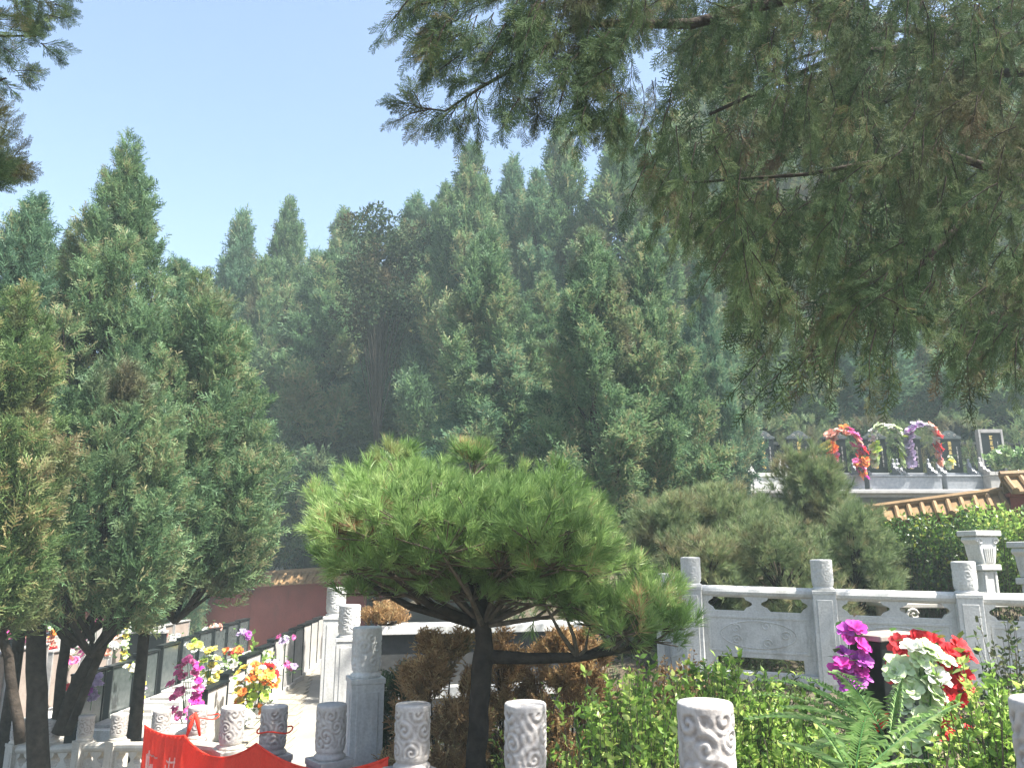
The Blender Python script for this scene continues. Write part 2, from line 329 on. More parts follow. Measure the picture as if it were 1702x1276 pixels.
def make_panel(parent, a, b, ztop_a, ztop_b, height, mat, inset=.1, rail_r=.05):
    """rail, cloud supports, panel and foot beam between two posts, sheared to follow a slope"""
    a = Vector((*a, 0)); b = Vector((*b, 0)); d = b-a; L = d.length; rot = math.atan2(d.y, d.x)
    sh = Matrix.Identity(4); sh[2][0] = (ztop_b-ztop_a)/L
    M = Matrix.Translation((a.x, a.y, ztop_a)) @ Matrix.Rotation(rot, 4, 'Z') @ sh
    r = MB(); n = 12
    prof = [(math.cos(t)*rail_r*1.15, math.sin(t)*rail_r) for t in np.linspace(0, 2*math.pi, n, endpoint=False)]
    vs = [M @ Vector((x, py, pz-rail_r)) for x in (inset, L-inset) for py, pz in prof]
    r.add(vs, [(i, (i+1)%n, (i+1)%n+n, i+n) for i in range(n)] + [tuple(range(n))[::-1], tuple(range(n, 2*n))])
    r.build('rail', mat, parent, smooth=False, bevel=.002)
    g = .125; pt = -rail_r*2-g; pb = -height+.22
    for cx, wd in ((inset+.02, .10), (L/2, .13), (L-inset-.02, .10)):
        s = MB(); cloud_support(s, M @ Matrix.Translation((cx, 0, pt-.004)), wd, g+.02); s.build('cloud_support', mat, parent)
    p = MB(); p.box(inset-.01, L-inset+.01, -.04, .04, pb, pt, M)
    for sy in (-1, 1):
        y0, y1 = sorted((sy*.039, sy*.047)); e = .05
        x0, x1, z0, z1 = inset+.05, L-inset-.05, pb+.045, pt-.045; t = .022
        p.box(x0, x1, y0, y1, z1-t, z1, M); p.box(x0, x1, y0, y1, z0, z0+t, M); p.box(x0, x0+t, y0, y1, z0+t, z1-t, M); p.box(x1-t, x1, y0, y1, z0+t, z1-t, M)
        # carved scroll in the middle of the field
        cx, cz = (x0+x1)/2, (z0+z1)/2; hw = (x1-x0)*.30; hz = (z1-z0)*.28
        for q in range(5):
            ang = q*1.26; ex, ez = cx+hw*math.cos(ang)*.9, cz+hz*math.sin(ang)*.9
            pts = [M @ Vector((ex+.05*(1-k/14)*math.cos(k*.75), sy*.043, ez+.05*(1-k/14)*math.sin(k*.75))) for k in range(13)]; p.tube(pts, .007, 5)
        p.tube([M @ Vector((cx+hw*1.25*math.cos(t), sy*.042, cz+hz*1.35*math.sin(t))) for t in np.linspace(0, 6.28, 25)], .006, 5)
    p.build('panel', mat, parent, bevel=.003)
    f = MB(); f.box(inset-.02, L-inset+.02, -.075, .075, -height, -height+.09, M)
    for cx in (inset+.06, L-inset-.06): f.box(cx-.06, cx+.06, -.038, .038, -height+.089, pb+.002, M)
    f.build('foot_beam', mat, parent, bevel=.006)

bal = thing('stone_balustrade', 'weathered balustrade of carved drum-headed posts descending leftward along the bottom edge', 'balustrade')
FP = [(1745, 1158, 2.0), (1171, 1163, 2.66), (873, 1165, 3.5), (687, 1167, 4.15), (552, 1168, 4.95), (457, 1171, 5.6), (388, 1172, 6.3), (330, 1172, 7.0), (270, 1178, 7.6), (200, 1184, 8.4), (145, 1187, 8.8), (90, 1193, 9.3), (33, 1195, 9.7)]
pp = []
for i, (u, v, d) in enumerate(FP):
    q = at(u, v, d)
    rr = {0: .088, 1: .088, 2: .088, 3: .088}.get(i, .090 if i < 7 else .082)
    bw = .2 if i < 7 else .17
    pp.append((q.x, q.y, q.z))
for i, (x, y, z) in enumerate(pp):
    j = min(i+1, len(pp)-1); k = max(j-1, 0); rot = math.atan2(pp[j][1]-pp[k][1], pp[j][0]-pp[k][0])
    lab = 'nearest drum-headed post at the right edge, standing in tree shade' if i == 0 else None
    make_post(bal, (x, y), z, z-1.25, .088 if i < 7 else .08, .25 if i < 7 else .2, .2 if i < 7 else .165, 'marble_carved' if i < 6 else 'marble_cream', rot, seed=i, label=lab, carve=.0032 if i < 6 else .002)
for i in range(len(pp)-1):
    a, b = pp[i], pp[i+1]
    dz = .36 if i < 6 else .27
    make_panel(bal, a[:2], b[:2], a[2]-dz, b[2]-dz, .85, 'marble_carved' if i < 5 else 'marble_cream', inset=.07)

b2 = thing('stone_balustrade', 'pale grey panelled balustrade with plain drum-headed posts behind the leafy bed on the right', 'balustrade')
MP = [(1147, 925, 8.1), (1364, 929, 7.65), (1600, 932, 7.2), (1860, 935, 6.8), (2140, 938, 6.4)]
mp = [at(*q) for q in MP]
for i, q in enumerate(mp):
    make_post(b2, (q.x, q.y), q.z, q.z-1.24, .098, .235, .205, 'marble', math.atan2(-.45, 1.35), seed=40+i, carve=.0015)
for i in range(len(mp)-1):
    a, b = mp[i], mp[i+1]; make_panel(b2, a[:2], b[:2], a.z-.27, b.z-.27, .88, 'marble', inset=.1, rail_r=.055)
q = at(1108, 952, 8.7); make_post(b2, (q.x, q.y), q.z, q.z-1.2, .098, .235, .205, 'marble', .2, seed=50, carve=.0015, label='lower post set back behind the left end')
make_panel(b2, (mp[0].x, mp[0].y), (q.x, q.y), mp[0].z-.3, q.z-.27, .88, 'marble', inset=.1)

b3 = thing('stone_balustrade', 'three tall grey posts with carved drums beside the paved path, behind the red banner', 'balustrade')
for i, (u, v, d, h, rr) in enumerate([(611, 1040, 5.5, 2.2, .098), (582, 1004, 8.3, 2.6, .11), (560, 975, 9.3, 3.0, .11)]):
    q = at(u, v, d); make_post(b3, (q.x, q.y), q.z, q.z-h, rr, .27, .215 if i == 0 else .24, 'marble', [.35, .2, .1][i], seed=60+i, carve=.0025, label=['nearest post with wave carving on its drum', 'second post shaded by the pine', 'farthest post of the three beside the path'][i])
    prev = (q.x, q.y, q.z)

# low polished wall behind the pine trunk
t = thing('granite_wall', 'low dark polished wall with white coping and white base, behind the pine trunk', 'wall', (0,0,0))
a = at(632, 1040, 7.4); b = at(1000, 1042, 7.9)
def wallseg(t, a, b, parts):
    d = Vector((b.x-a.x, b.y-a.y, 0)); L = d.length; rot = math.atan2(d.y, d.x); M = Matrix.Translation((a.x, a.y, a.z)) @ Matrix.Rotation(rot, 4, 'Z')
    for name, mat, y0, y1, z0, z1 in parts: MB().box(0, L, y0, y1, z0, z1, M).build(name, mat, t, bevel=.006)
wallseg(t, a, b, [('coping', 'marble', -.06, .35, -.075, 0), ('slab_face', 'granite_dark', 0, .3, -.52, -.078), ('base', 'marble', -.12, .4, -.62, -.523), ('footing', 'granite_grey', -.05, .35, -1.3, -.623)])

# ---------------------------------------------------------------- red banner
def build_banner():
    t = thing('red_banner', 'red cloth banner with pale lettering sagging between posts of the front balustrade', 'banner')
    hang = [(252, 1200, 7.0), (318, 1216, 6.5), (437, 1228, 5.3), (652, 1249, 4.35)]
    V = []; rows = 22; cols = []
    for s in range(3):
        a, b = at(*hang[s]), at(*hang[s+1]); L = (b-a).length; sag = .075*L if s else .03
        n = 26
        for i in range(n + (s == 2)):
            f = i/n; p = a.lerp(b, f); p.z -= sag*4*f*(1-f); cols.append((p, s, f, L))
    for ci, (p, s, f, L) in enumerate(cols):
        for r in range(rows):
            k = r/(rows-1); off = .02*math.sin(ci*.9 + k*2)*k + .03*math.sin(f*math.pi*2)*k + .012*math.sin(ci*2.3+k*5)
            pin = abs(f-.5)*2
            V.append((p.x + .02*k*math.sin(ci*.5), p.y - .13 + off - .02*k, p.z - k*.62 - .02*k*pin))
    nc = len(cols); Q = [(c*rows+r, (c+1)*rows+r, (c+1)*rows+r+1, c*rows+r+1) for c in range(nc-1) for r in range(rows-1)]
    o = mesh_np('cloth', V, Q, 'banner', t, smooth=True); so = o.modifiers.new('thick', 'SOLIDIFY'); so.thickness = .002
    # lettering: only the upper ends of the strokes reach into the view
    mbx = MB(); random.seed(8)
    P = np.array(V).reshape(nc, rows, 3)
    for c0, wd in ((4, 7), (16, 7), (30, 8), (43, 8), (56, 8), (68, 7)):
        for k in range(5):
            cc = c0 + random.uniform(0, wd); ci = min(int(cc), nc-2)
            r0 = random.choice([5, 6, 7, 8]); r1 = r0 + random.choice([3, 6, 9])
            for r in range(r0, min(r1, rows-1)):
                a, b = P[ci][r], P[ci][r+1]; mbx.add([(a[0]-.008, a[1]-.005, a[2]), (a[0]+.008, a[1]-.005, a[2]), (b[0]+.008, b[1]-.005, b[2]), (b[0]-.008, b[1]-.005, b[2])], [(0, 1, 2, 3)])
        for k in range(3):
            r = random.choice([6, 9, 12]); c1 = min(c0+wd, nc-2)
            for ci in range(c0, c1):
                a, b = P[ci][r], P[ci+1][r]; mbx.add([(a[0], a[1]-.006, a[2]-.007), (b[0], b[1]-.006, b[2]-.007), (b[0], b[1]-.006, b[2]+.007), (a[0], a[1]-.006, a[2]+.007)], [(0, 1, 2, 3)])
    mbx.build('lettering', 'banner_letter', t)
    # cord and tied knots
    k = MB(); k.tube([(p[0].x, p[0].y-.13, p[0].z+.003) for p in cols], .006, 6); k.build('hem_cord', 'banner', t)
    for h, dz in ((at(340, 1190, 6.9), 0), (at(457, 1212, 5.6), 0)):
        kn = MB()
        pts = [h + Vector((.115*math.cos(a_), .115*math.sin(a_), .01*math.sin(3*a_))) for a_ in np.linspace(0, 6.28, 19)]
        kn.tube(pts, .005, 6)
        if h.y > 6:
            kn.tube([h+Vector((-.03, -.13, .05)), h+Vector((.0, -.15, .0)), h+Vector((.03, -.15, -.12))], [.012, .018, .010], 6)
            kn.tube([h+Vector((-.03, -.13, .05)), h+Vector((-.05, -.15, -.03)), h+Vector((-.08, -.15, -.14))], [.012, .018, .010], 6)
        kn.build('tie', 'banner', t, smooth=True)
build_banner()

# ---------------------------------------------------------------- walls with glazed tile roofs
def tiled_wall(label, a, b, height, sc=1.0, wall='red_plaster', thick=.3, ridge='tile_yellow'):
    """a, b: ridge end points"""
    t = thing('tiled_wall', label, 'wall')
    d = Vector((b.x-a.x, b.y-a.y, 0)); L = d.length; rot = math.atan2(d.y, d.x)
    sh = Matrix.Identity(4); sh[2][0] = (b.z-a.z)/L
    M = Matrix.Translation(a) @ Matrix.Rotation(rot, 4, 'Z') @ sh
    rh, rw = .26*sc, .34*sc
    MB().box(0, L, -thick/2, thick/2, -height, -rh-.02, M).build('wall_face', wall, t)
    MB().box(-.02, L+.02, -rw*.72, rw*.72, -rh-.06*sc, -rh+.0, M).build('cornice', wall, t, bevel=.01)
    s = MB()
    s.prism([(-.03, -rh), (L+.03, -rh), (L+.03, -.04*sc), (-.03, -.04*sc)], -.02, .02, M)
    for sy in (-1, 1):
        vs = [M @ Vector(p) for p in ((-.03, sy*rw, -rh+.005), (L+.03, sy*rw, -rh+.005), (L+.03, 0, -.04*sc), (-.03, 0, -.04*sc), (-.03, sy*rw, -rh-.03), (L+.03, sy*rw, -rh-.03), (L+.03, 0, -.08*sc), (-.03, 0, -.08*sc))]
        s.add(vs, [(0,1,2,3), (7,6,5,4), (0,4,5,1), (1,5,6,2), (3,2,6,7), (0,3,7,4)])
    s.build('roof_bed', ridge, t)
    r = MB(); n = int(L/(.18*sc)); random.seed(7)
    for i in range(n+1):
        x = min(i*.18*sc+.02, L)
        for sy in (-1, 1):
            e = random.uniform(-.006, .006)
            r.tube([M @ Vector((x+e, sy*.03, -.03*sc)), M @ Vector((x, sy*rw*.5, -rh*.5-.0)), M @ Vector((x-e, sy*(rw+.03), -rh+.015))], .038*sc, 7)
            r.tube([M @ Vector((x, sy*(rw+.028), -rh+.015)), M @ Vector((x, sy*(rw+.045), -rh+.010))], .046*sc, 8)
    r.build('roof_tiles', ridge, t, smooth=False)
    k = MB(); k.tube([M @ Vector((x, 0, .005)) for x in np.linspace(-.05, L+.05, 9)], .062*sc, 8)
    k.box(-.04, L+.04, -.035*sc, .035*sc, -.08*sc, -.03*sc, M); k.build('ridge', ridge, t)
    return t
tiled_wall('long dark red wall with yellow tiled ridge behind the sunken burial ground, left part', at(-260, 1003, 21.8), at(425, 962, 21.6), 3, 1.15)
tiled_wall('dark red wall with yellow tiled ridge, higher stretch behind the end of the paved path', at(425, 954, 21.55), at(640, 940, 21.2), 3, 1.15)
tiled_wall('ochre tiled wall sloping up to the right below the wreathed tombs', at(1405, 850, 12.1), at(1664, 816, 11.3), 2.6, .95)
tiled_wall('higher step of the ochre tiled wall at the right edge of the view', at(1668, 790, 11.2), at(1960, 776, 10.6), 2.9, 1.0)
tiled_wall('short pale-ridged tiled wall dropping steeply left of the shaded hillside shrubs', at(1136, 828, 14.6), at(1078, 892, 12.6), 2.2, .8)

# ---------------------------------------------------------------- flowers
def blossom_mesh(name, mat, petals=7, whorls=2, cup=.5, seed=0):
    rng = np.random.default_rng(seed); V = []; Q = []; var = []
    for wv in range(whorls):
        for p in range(petals - 2*wv):
            a = 2*np.pi*(p + .5*wv)/(petals-2*wv) + rng.normal(0, .12); L = (1-.3*wv)*rng.uniform(.85, 1.1); wd = L*rng.uniform(.36, .5)
            lift = cup*(1+.9*wv) + rng.normal(0, .12); n0 = len(V)
            for i in range(4):
                t = i/3; r = L*t; z = L*math.sin(t*1.4)*lift*.9 - .12*t*t*L; ww = wd*math.sin(min(1, .12+t*.95)*math.pi*.86)
                for s in (-1, 0, 1):
                    zz = z + abs(s)*ww*.35 + rng.normal(0, .02); x, y = r*math.cos(a) - s*ww*math.sin(a), r*math.sin(a) + s*ww*math.cos(a); V.append((x, y, zz))
            v = rng.uniform(0, 1)
            for i in range(3):
                for s in range(2): k = n0+i*3+s; Q.append((k, k+1, k+4, k+3)); var.append(v)
    o = mesh_np(name, V, Q, mat, None, var, smooth=True); me = o.data; bpy.data.objects.remove(o); return me
BL = {}
def blossom(col, seed): 
    k = (col, seed % 2)
    if k not in BL: BL[k] = blossom_mesh('blossom', 'petal_'+col, 7 if seed % 2 else 9, 2 if seed % 2 else 3, .55, seed)
    return BL[k]
def flower_group(label, cat, name, loc, items, leaves=0, leaf_mat='bright_leaf', seed=0, group=None, spread=.1, stem=.12):
    """items: (dx,dy,dz,radius,colour) relative to loc"""
    rng = np.random.default_rng(seed); t = thing(name, label, cat, loc, group=group)
    for i, (dx, dy, dz, r, c) in enumerate(items):
        o = bpy.data.objects.new('blossom', blossom(c, i)); COL.objects.link(o); o.parent = t
        o.location = (dx, dy, dz); o.scale = (r,)*3; dirv = Vector((dx*2+rng.normal(0, .3)*r*4, -.35+rng.normal(0, .12), dz*.6+.25+rng.normal(0, .1))); o.rotation_euler = dirv.to_track_quat('Z', 'Y').to_euler()
    if leaves:
        V = []; Q = []; var = []
        for k in range(leaves):
            dx, dy, dz, r, c = items[rng.integers(len(items))]
            p = Vector((dx, dy+.02, dz)) + Vector(rng.normal(0, 1, 3))*spread*.5; d = Vector(rng.normal(0, 1, 3)).normalized(); d.z = abs(d.z)*.5; s = d.cross(Vector((0, 0, 1))).normalized()*.30; L = r*rng.uniform(1., 1.8)
            n0 = len(V); V += [p, p+(d*.5+s)*L+Vector((0,0,.05*L)), p+d*L, p+(d*.5-s)*L+Vector((0,0,.05*L))]; Q.append((n0, n0+1, n0+2, n0+3)); var.append(rng.uniform())
        mesh_np('leaves', [tuple(p) for p in V], Q, leaf_mat, t, var)
    if stem:
        m = MB()
        for dx, dy, dz, r, c in items[::2]: m.tube([(dx, dy, dz), (dx*.5, dy*.5, dz-stem*.6), (dx*.2, dy*.2, min(dz-stem, -.02))], .004, 4)
        m.build('stems', 'flower_stem', t)
    return t
def arch_items(wd, h, n, r, cols, seed=0, jit=.02):
    rng = np.random.default_rng(seed); out = []
    for i in range(n):
        s = i/(n-1); L1 = h-wd/2; tot = 2*L1 + math.pi*wd/2; q = s*tot
        if q < L1: x, z = -wd/2, q
        elif q > tot-L1: x, z = wd/2, tot-q
        else: a = math.pi - (q-L1)/(wd/2); x, z = wd/2*math.cos(a), L1+wd/2*math.sin(a)
        c = cols[min(int(s*len(cols)), len(cols)-1)]; c = c if isinstance(c, str) else c[rng.integers(len(c))]
        out.append((x+rng.normal(0, jit), rng.normal(0, jit)-.02, z+rng.normal(0, jit), r*rng.uniform(.85, 1.2), c))
    return out
def heap(n, sx, sz, r, cols, seed=0, sy=None):
    rng = np.random.default_rng(seed); sy = sy or sx*.5
    return [(rng.uniform(-1, 1)*sx, rng.uniform(-1, 1)*sy, rng.uniform(0, 1)*sz*2-sz*.2, r*rng.uniform(.8, 1.2), cols[rng.integers(len(cols))]) for _ in range(n)]

# ---------------------------------------------------------------- tombs on the terrace (right)
def gold_column(parent, x, y, z0, z1, n, wd, mat='gold', seed=0):
    rng = random.Random(seed); m = MB(); step = (z1-z0)/n
    for i in range(n):
        zc = z1 - (i+.5)*step; h = step*.36
        for k in range(3): zz = zc + (k-1)*h*.8; ww = wd*rng.uniform(.5, 1); m.box(x-ww, x+ww, y-.004, y, zz-.009, zz+.009)
        for k in range(2): xx = x + rng.uniform(-.7, .7)*wd; m.box(xx-.006, xx+.006, y-.0065, y-.0045, zc-h, zc+h*rng.uniform(.3, 1))
    return m.build('inscription', mat, parent)
def tomb(label, loc, base_mat, arms=True, h=.95, seed=0, wd=.29, base_w=.47, framed=False):
    t = thing('tomb', label, 'tomb', loc)
    b = MB(); b.box(-base_w, base_w, 0, .85, 0, .36); b.build('base', base_mat, t, bevel=.012)
    c = MB(); c.box(-base_w-.012, base_w+.012, -.03, .88, .362, .41); c.build('cover_slab', base_mat, t, bevel=.012)
    s = MB(); y0, y1 = .5, .62; z0 = .41
    s.box(-wd-.07, wd+.07, y0-.08, y1+.08, z0, z0+.10); s.build('plinth', base_mat, t, bevel=.01)
    s = MB(); s.box(-wd, wd, y0, y1, z0+.1, z0+h*.86)
    if not framed:
        cr = MB(); cr.prism([(-wd-.03, z0+h*.861), (wd+.03, z0+h*.861), (wd+.03, z0+h*.91), (wd*.72, z0+h*.95), (wd*.4, z0+h*1.03), (0, z0+h*1.06), (-wd*.4, z0+h*1.03), (-wd*.72, z0+h*.95), (-wd-.03, z0+h*.91)], y0-.02, y1+.02); cr.build('crest', 'granite_slate', t, bevel=.008)
    sl = s.build('stele', 'granite_black', t, bevel=.008)
    if framed:
        f = MB(); e = .06
        f.box(-wd-e, -wd-.001, y0-.02, y1+.02, z0+.1, z0+h*.93); f.box(wd+.001, wd+e, y0-.02, y1+.02, z0+.1, z0+h*.93); f.box(-wd-.0, wd+.0, y0-.02, y1+.02, z0+h*.861, z0+h*.93); f.build('frame', 'granite_grey', t, bevel=.006)
    else:
        p = MB(); 
        for q in range(3): cx = (q-1)*wd*.5; p.tube([(cx+.045*(1-k/12)*math.cos(k*.8), y0-.024, z0+h*.94+.03*(q == 1)+.035*(1-k/12)*math.sin(k*.8)) for k in range(10)], .008, 4)
        p.build('carved_crest', 'granite_grey', sl)
    gold_column(sl, .0, y0-.002, z0+.2, z0+h*.82, 6, .05, seed=seed); gold_column(sl, wd*.62, y0-.002, z0+.25, z0+h*.7, 5, .018, mat='granite_grey', seed=seed+9)
    if arms:
        for sx in (-1, 1):
            a = MB(); x0, x1 = sorted((sx*(base_w-.10), sx*(base_w-.015)))
            a.prism([(.02, 0), (.48, 0), (.48, .34), (.44, .37), (.40, .34), (.37, .24), (.28, .22), (.25, .14), (.15, .13), (.10, .07), (.02, .06)], x0, x1, Matrix.Translation((0, 0, .41)) @ Matrix(((0, 1, 0, 0), (1, 0, 0, 0), (0, 0, 1, 0), (0, 0, 0, 1))))
            ar = a.build('side_rail', base_mat, t, bevel=.008)
            f = MB(); f.lathe([(.03, .78), (.034, .80), (.02, .81), (.034, .84), (.03, .87), (.008, .885)], 10, ((x0+x1)/2, .45)); f.build('finial', base_mat, ar, smooth=True)
    return t
TZ = at(1221, 816, 20).z
row = [(1221, 'marble', 'pale tomb at the left end of the upper row, yellow flowers beside it'), (1284, 'marble', 'second pale tomb from the left in the upper row'),  # left two get a sunlit tone, blue-grey ones have shade in their colour
       (1346, 'granite_in_shade', 'tomb half hidden behind the conical young pine'), (1408, 'granite_in_shade', 'tomb under the orange and pink wreath'), (1477, 'granite_in_shade', 'shade-toned grey-blue tomb inside the pale green wreath'),
       (1537, 'granite_in_shade', 'shade-toned grey-blue tomb inside the lilac wreath'), (1606, 'granite_in_shade', 'tomb with bare black stele right of the lilac wreath'), (1679, 'granite_grey', 'tomb with taller grey-framed stele at the right end of the upper row')]
for i, (u, m, lab) in enumerate(row):
    p = at(u, 816, 20); d = 20 if i < 7 else 19.7; p = at(u, 816, d)
    tomb(lab, (p.x, p.y, TZ), m, h=1.16 if i < 7 else 1.3, seed=i, wd=.29 if i < 7 else .26, base_w=.465 if i != 7 else .46, framed=(i == 7))
for u in (1760, 1824, 1890):
    p = at(u, 816, 20); tomb('%s black-stele tomb past the framed one, beyond the right edge' % {1760: 'first', 1824: 'second', 1890: 'third'}[u], (p.x, p.y, TZ), 'granite_in_shade', seed=u)
t = thing('terrace_wall', 'grey retaining wall with bright stone kerb carrying the upper row of tombs', 'wall')
x0, x1 = at(1128, 820, 19.6).x, at(2000, 820, 19.6).x
MB().box(x0, x1, 19.45, 21.6, TZ-.10, TZ-.003).build('kerb', 'granite_pale', t, bevel=.015)
MB().box(x0+.05, x1, 19.6, 21.4, TZ-1.6, TZ-.103).build('wall_face', 'granite_grey', t)
# wreaths and flowers on the terrace
def W(u, v, d): return tuple(at(u, v, d))
flower_group('arched wreath of orange, yellow and pink blossoms over a black stele', 'wreath', 'wreath', W(1408, 790, 19.9), arch_items(.70, 1.08, 54, .145, [('magenta', 'purple'), ('pink', 'red'), ('orange', 'yellow'), ('orange', 'salmon'), ('salmon', 'orange'), ('pink', 'salmon'), ('lilac', 'pink'), ('magenta', 'red'), ('magenta', 'orange')], 3, .06), 40, 'hedge_leaf', 1, stem=0)
flower_group('arched wreath of pale green and white blossoms around a black stele', 'wreath', 'wreath', W(1477, 772, 19.9), arch_items(.60, .98, 40, .13, [('lime', 'green'), ('green', 'white'), ('green', 'white'), ('green', 'lime')], 4, .03), 40, 'hedge_leaf', 2, stem=0)
flower_group('arched wreath of lilac blossoms with salmon ones down its right side', 'wreath', 'wreath', W(1538, 772, 19.9), arch_items(.68, 1.0, 48, .14, ['lilac', 'lilac', ('lilac', 'purple'), 'lilac', ('salmon', 'white'), ('salmon', 'red', 'white'), ('salmon', 'lilac')], 5, .03), 30, 'hedge_leaf', 3, stem=0)
flower_group('magenta and orange posy at the right foot of the orange wreath', 'flowers', 'posy', W(1429, 778, 19.7), heap(10, .14, .12, .11, ['magenta', 'orange', 'red', 'pink'], 6), 10, 'hedge_leaf', 4, stem=.1)
flower_group('yellow and white posy left of the first pale tomb', 'flowers', 'posy', W(1178, 782, 19.6), heap(9, .18, .09, .10, ['yellow', 'yellow', 'white', 'salmon'], 7), 14, 'hedge_leaf', 5)
flower_group('small salmon posy beside the half hidden tomb', 'flowers', 'posy', W(1350, 762, 19.7), heap(6, .14, .05, .06, ['salmon', 'white', 'orange'], 8), 8, 'hedge_leaf', 6)
flower_group('small white and yellow posy between the lilac wreath and the bare stele', 'flowers', 'posy', W(1577, 775, 19.6), heap(7, .08, .12, .09, ['white', 'yellow', 'green'], 9), 16, 'hedge_leaf', 7)
# darker rows higher up
ORD = ['leftmost', 'second', 'third', 'fourth', 'fifth', 'sixth', 'seventh', 'eighth', 'ninth', 'tenth', 'eleventh', 'twelfth']
def plain_stele(label, loc, h=1.2, wd=.34, group=None, mat='granite_black'):
    t = thing('headstone', label, 'headstone', loc, group=group)
    MB().box(-wd, wd, -.06, .06, .2, h).build('slab', mat, t, bevel=.01)
    MB().box(-wd-.1, wd+.1, -.35, .15, 0, .199).build('base', 'granite_dark', t, bevel=.01)
    MB().box(-wd-.02, wd+.02, -.09, .09, h+.001, h+.05).build('cap', 'granite_grey' if wd > .32 else 'granite_dark', t, bevel=.01)
    return t
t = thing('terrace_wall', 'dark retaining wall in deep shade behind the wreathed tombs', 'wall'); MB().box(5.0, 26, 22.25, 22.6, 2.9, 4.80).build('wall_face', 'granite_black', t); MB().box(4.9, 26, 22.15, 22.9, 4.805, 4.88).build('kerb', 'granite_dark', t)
for i in range(10):
    x = 5.6+i*1.35; plain_stele('dark headstone in the shaded second row behind the wreathed tombs, %s from the left' % ORD[i], (x, 24.2, 4.8), 1.05, .30, mat='granite_black', group='headstones in the shaded second row')
for i in range(7):
    x = 6.6+i*1.6; z = gz(x, 28.5); plain_stele('dark headstone in the topmost shaded row under the trees, %s from the left' % ORD[i], (x, 28.5, z), 1.1, .34, mat='granite_black', group='headstones in the topmost row')
# slim pale railing glimpsed at the left of the shade
t = thing('railing', 'slim pale railing glimpsed left of the shaded upper rows', 'railing')
m = MB(); 
for u in range(1150, 1215, 8): a, b = at(u, 655, 22.5), at(u, 690, 22.5); m.tube([a, b], .018, 6)
m.build('bars', 'granite_pale', t); m = MB(); m.tube([at(1146, 655, 22.5), at(1218, 655, 22.5)], .025, 6); m.tube([at(1146, 690, 22.5), at(1218, 690, 22.5)], .025, 6); m.build('handrail', 'granite_pale', t)
m = MB(); m.tube([at(1150, 690, 22.5), Vector((*at(1150, 690, 22.5).xy, 4.3))], .03, 6); m.tube([at(1214, 690, 22.5), Vector((*at(1214, 690, 22.5).xy, 4.3))], .03, 6); m.build('legs', 'granite_pale', t)

# ---------------------------------------------------------------- carved pedestals right of the white balustrade
def pedestal(label, u, v, d, s=1):
    p = at(u, v, d); t = thing('pedestal', label, 'pedestal', (p.x, p.y, p.z-.95*s), .25)
    h = .95*s
    MB().box(-.20*s, .20*s, -.16*s, .16*s, h-.07*s, h).build('top_slab', 'marble', t, bevel=.01)
    n = MB(); n.prism([(-.17*s, h-.075*s), (-.19*s, h-.12*s), (-.14*s, h-.17*s), (-.12*s, h-.30*s), (-.09*s, h-.42*s), (.09*s, h-.42*s), (.12*s, h-.30*s), (.14*s, h-.17*s), (.19*s, h-.12*s), (.17*s, h-.075*s)], -.12*s, .12*s); nn = n.build('neck', 'marble', t, bevel=.01)
    c = MB()
    for sx in (-1, 1): c.tube([(sx*(.12+.045*(1-k/14)*math.cos(k*.7))*s, -.125*s, h-.14*s+.045*s*(1-k/14)*math.sin(k*.7)) for k in range(13)], .011*s, 6)
    for k in range(5): c.tube([((k-2)*.035*s, -.125*s, h-.22*s), ((k-2)*.026*s, -.125*s, h-.40*s)], .009*s, 5)
    c.build('scroll_carving', 'marble', nn)
    MB().box(-.155*s, .155*s, -.14*s, .14*s, h-.50*s, h-.425*s).build('middle_slab', 'marble', t, bevel=.01)
    f = MB(); f.box(-.11*s, .11*s, -.10*s, .10*s, .08*s, h-.505*s)
    for sx in (-1, 1): f.box(min(sx*.06, sx*.10)*s, max(sx*.06, sx*.10)*s, -.115*s, -.098*s, .1*s, h-.52*s)
    f.build('shaft', 'marble', t, bevel=.01)
    MB().box(-.17*s, .17*s, -.15*s, .15*s, 0, .079*s).build('foot', 'marble', t, bevel=.01)
pedestal('pale carved marble pedestal with scrolled neck above the right end of the white balustrade', 1626, 882, 8.9, .86)
pedestal('pale carved marble pedestal cut off by the right edge of the view', 1712, 900, 8.3, .86)
p = at(1632, 1052, 8.95); t = thing('altar_table', 'low cream marble altar with curled feet seen through the gap of the white balustrade', 'altar', (p.x-.45, p.y+.25, gz(p.x, p.y)-.0))
zt = at(1530, 1000, 9.2).z - t.location.z
MB().box(-.55, .55, -.3, .3, zt-.05, zt).build('table_top', 'marble_cream', t, bevel=.01)
for sx in (-1, 1):
    for sy in (-1, 1): MB().box(min(sx*.36, sx*.46), max(sx*.36, sx*.46), min(sy*.18, sy*.26), max(sy*.18, sy*.26), 0, zt-.052).build('leg', 'marble_cream', t, bevel=.01)
m = MB()
for sx in (-1, 1): m.tube([(sx*(.30+.07*(1-k/14)*math.cos(k*.7)), -.30, zt-.12+.07*(1-k/14)*math.sin(k*.7)) for k in range(13)], .018, 6)
m.build('scroll_carving', 'marble_cream', t)

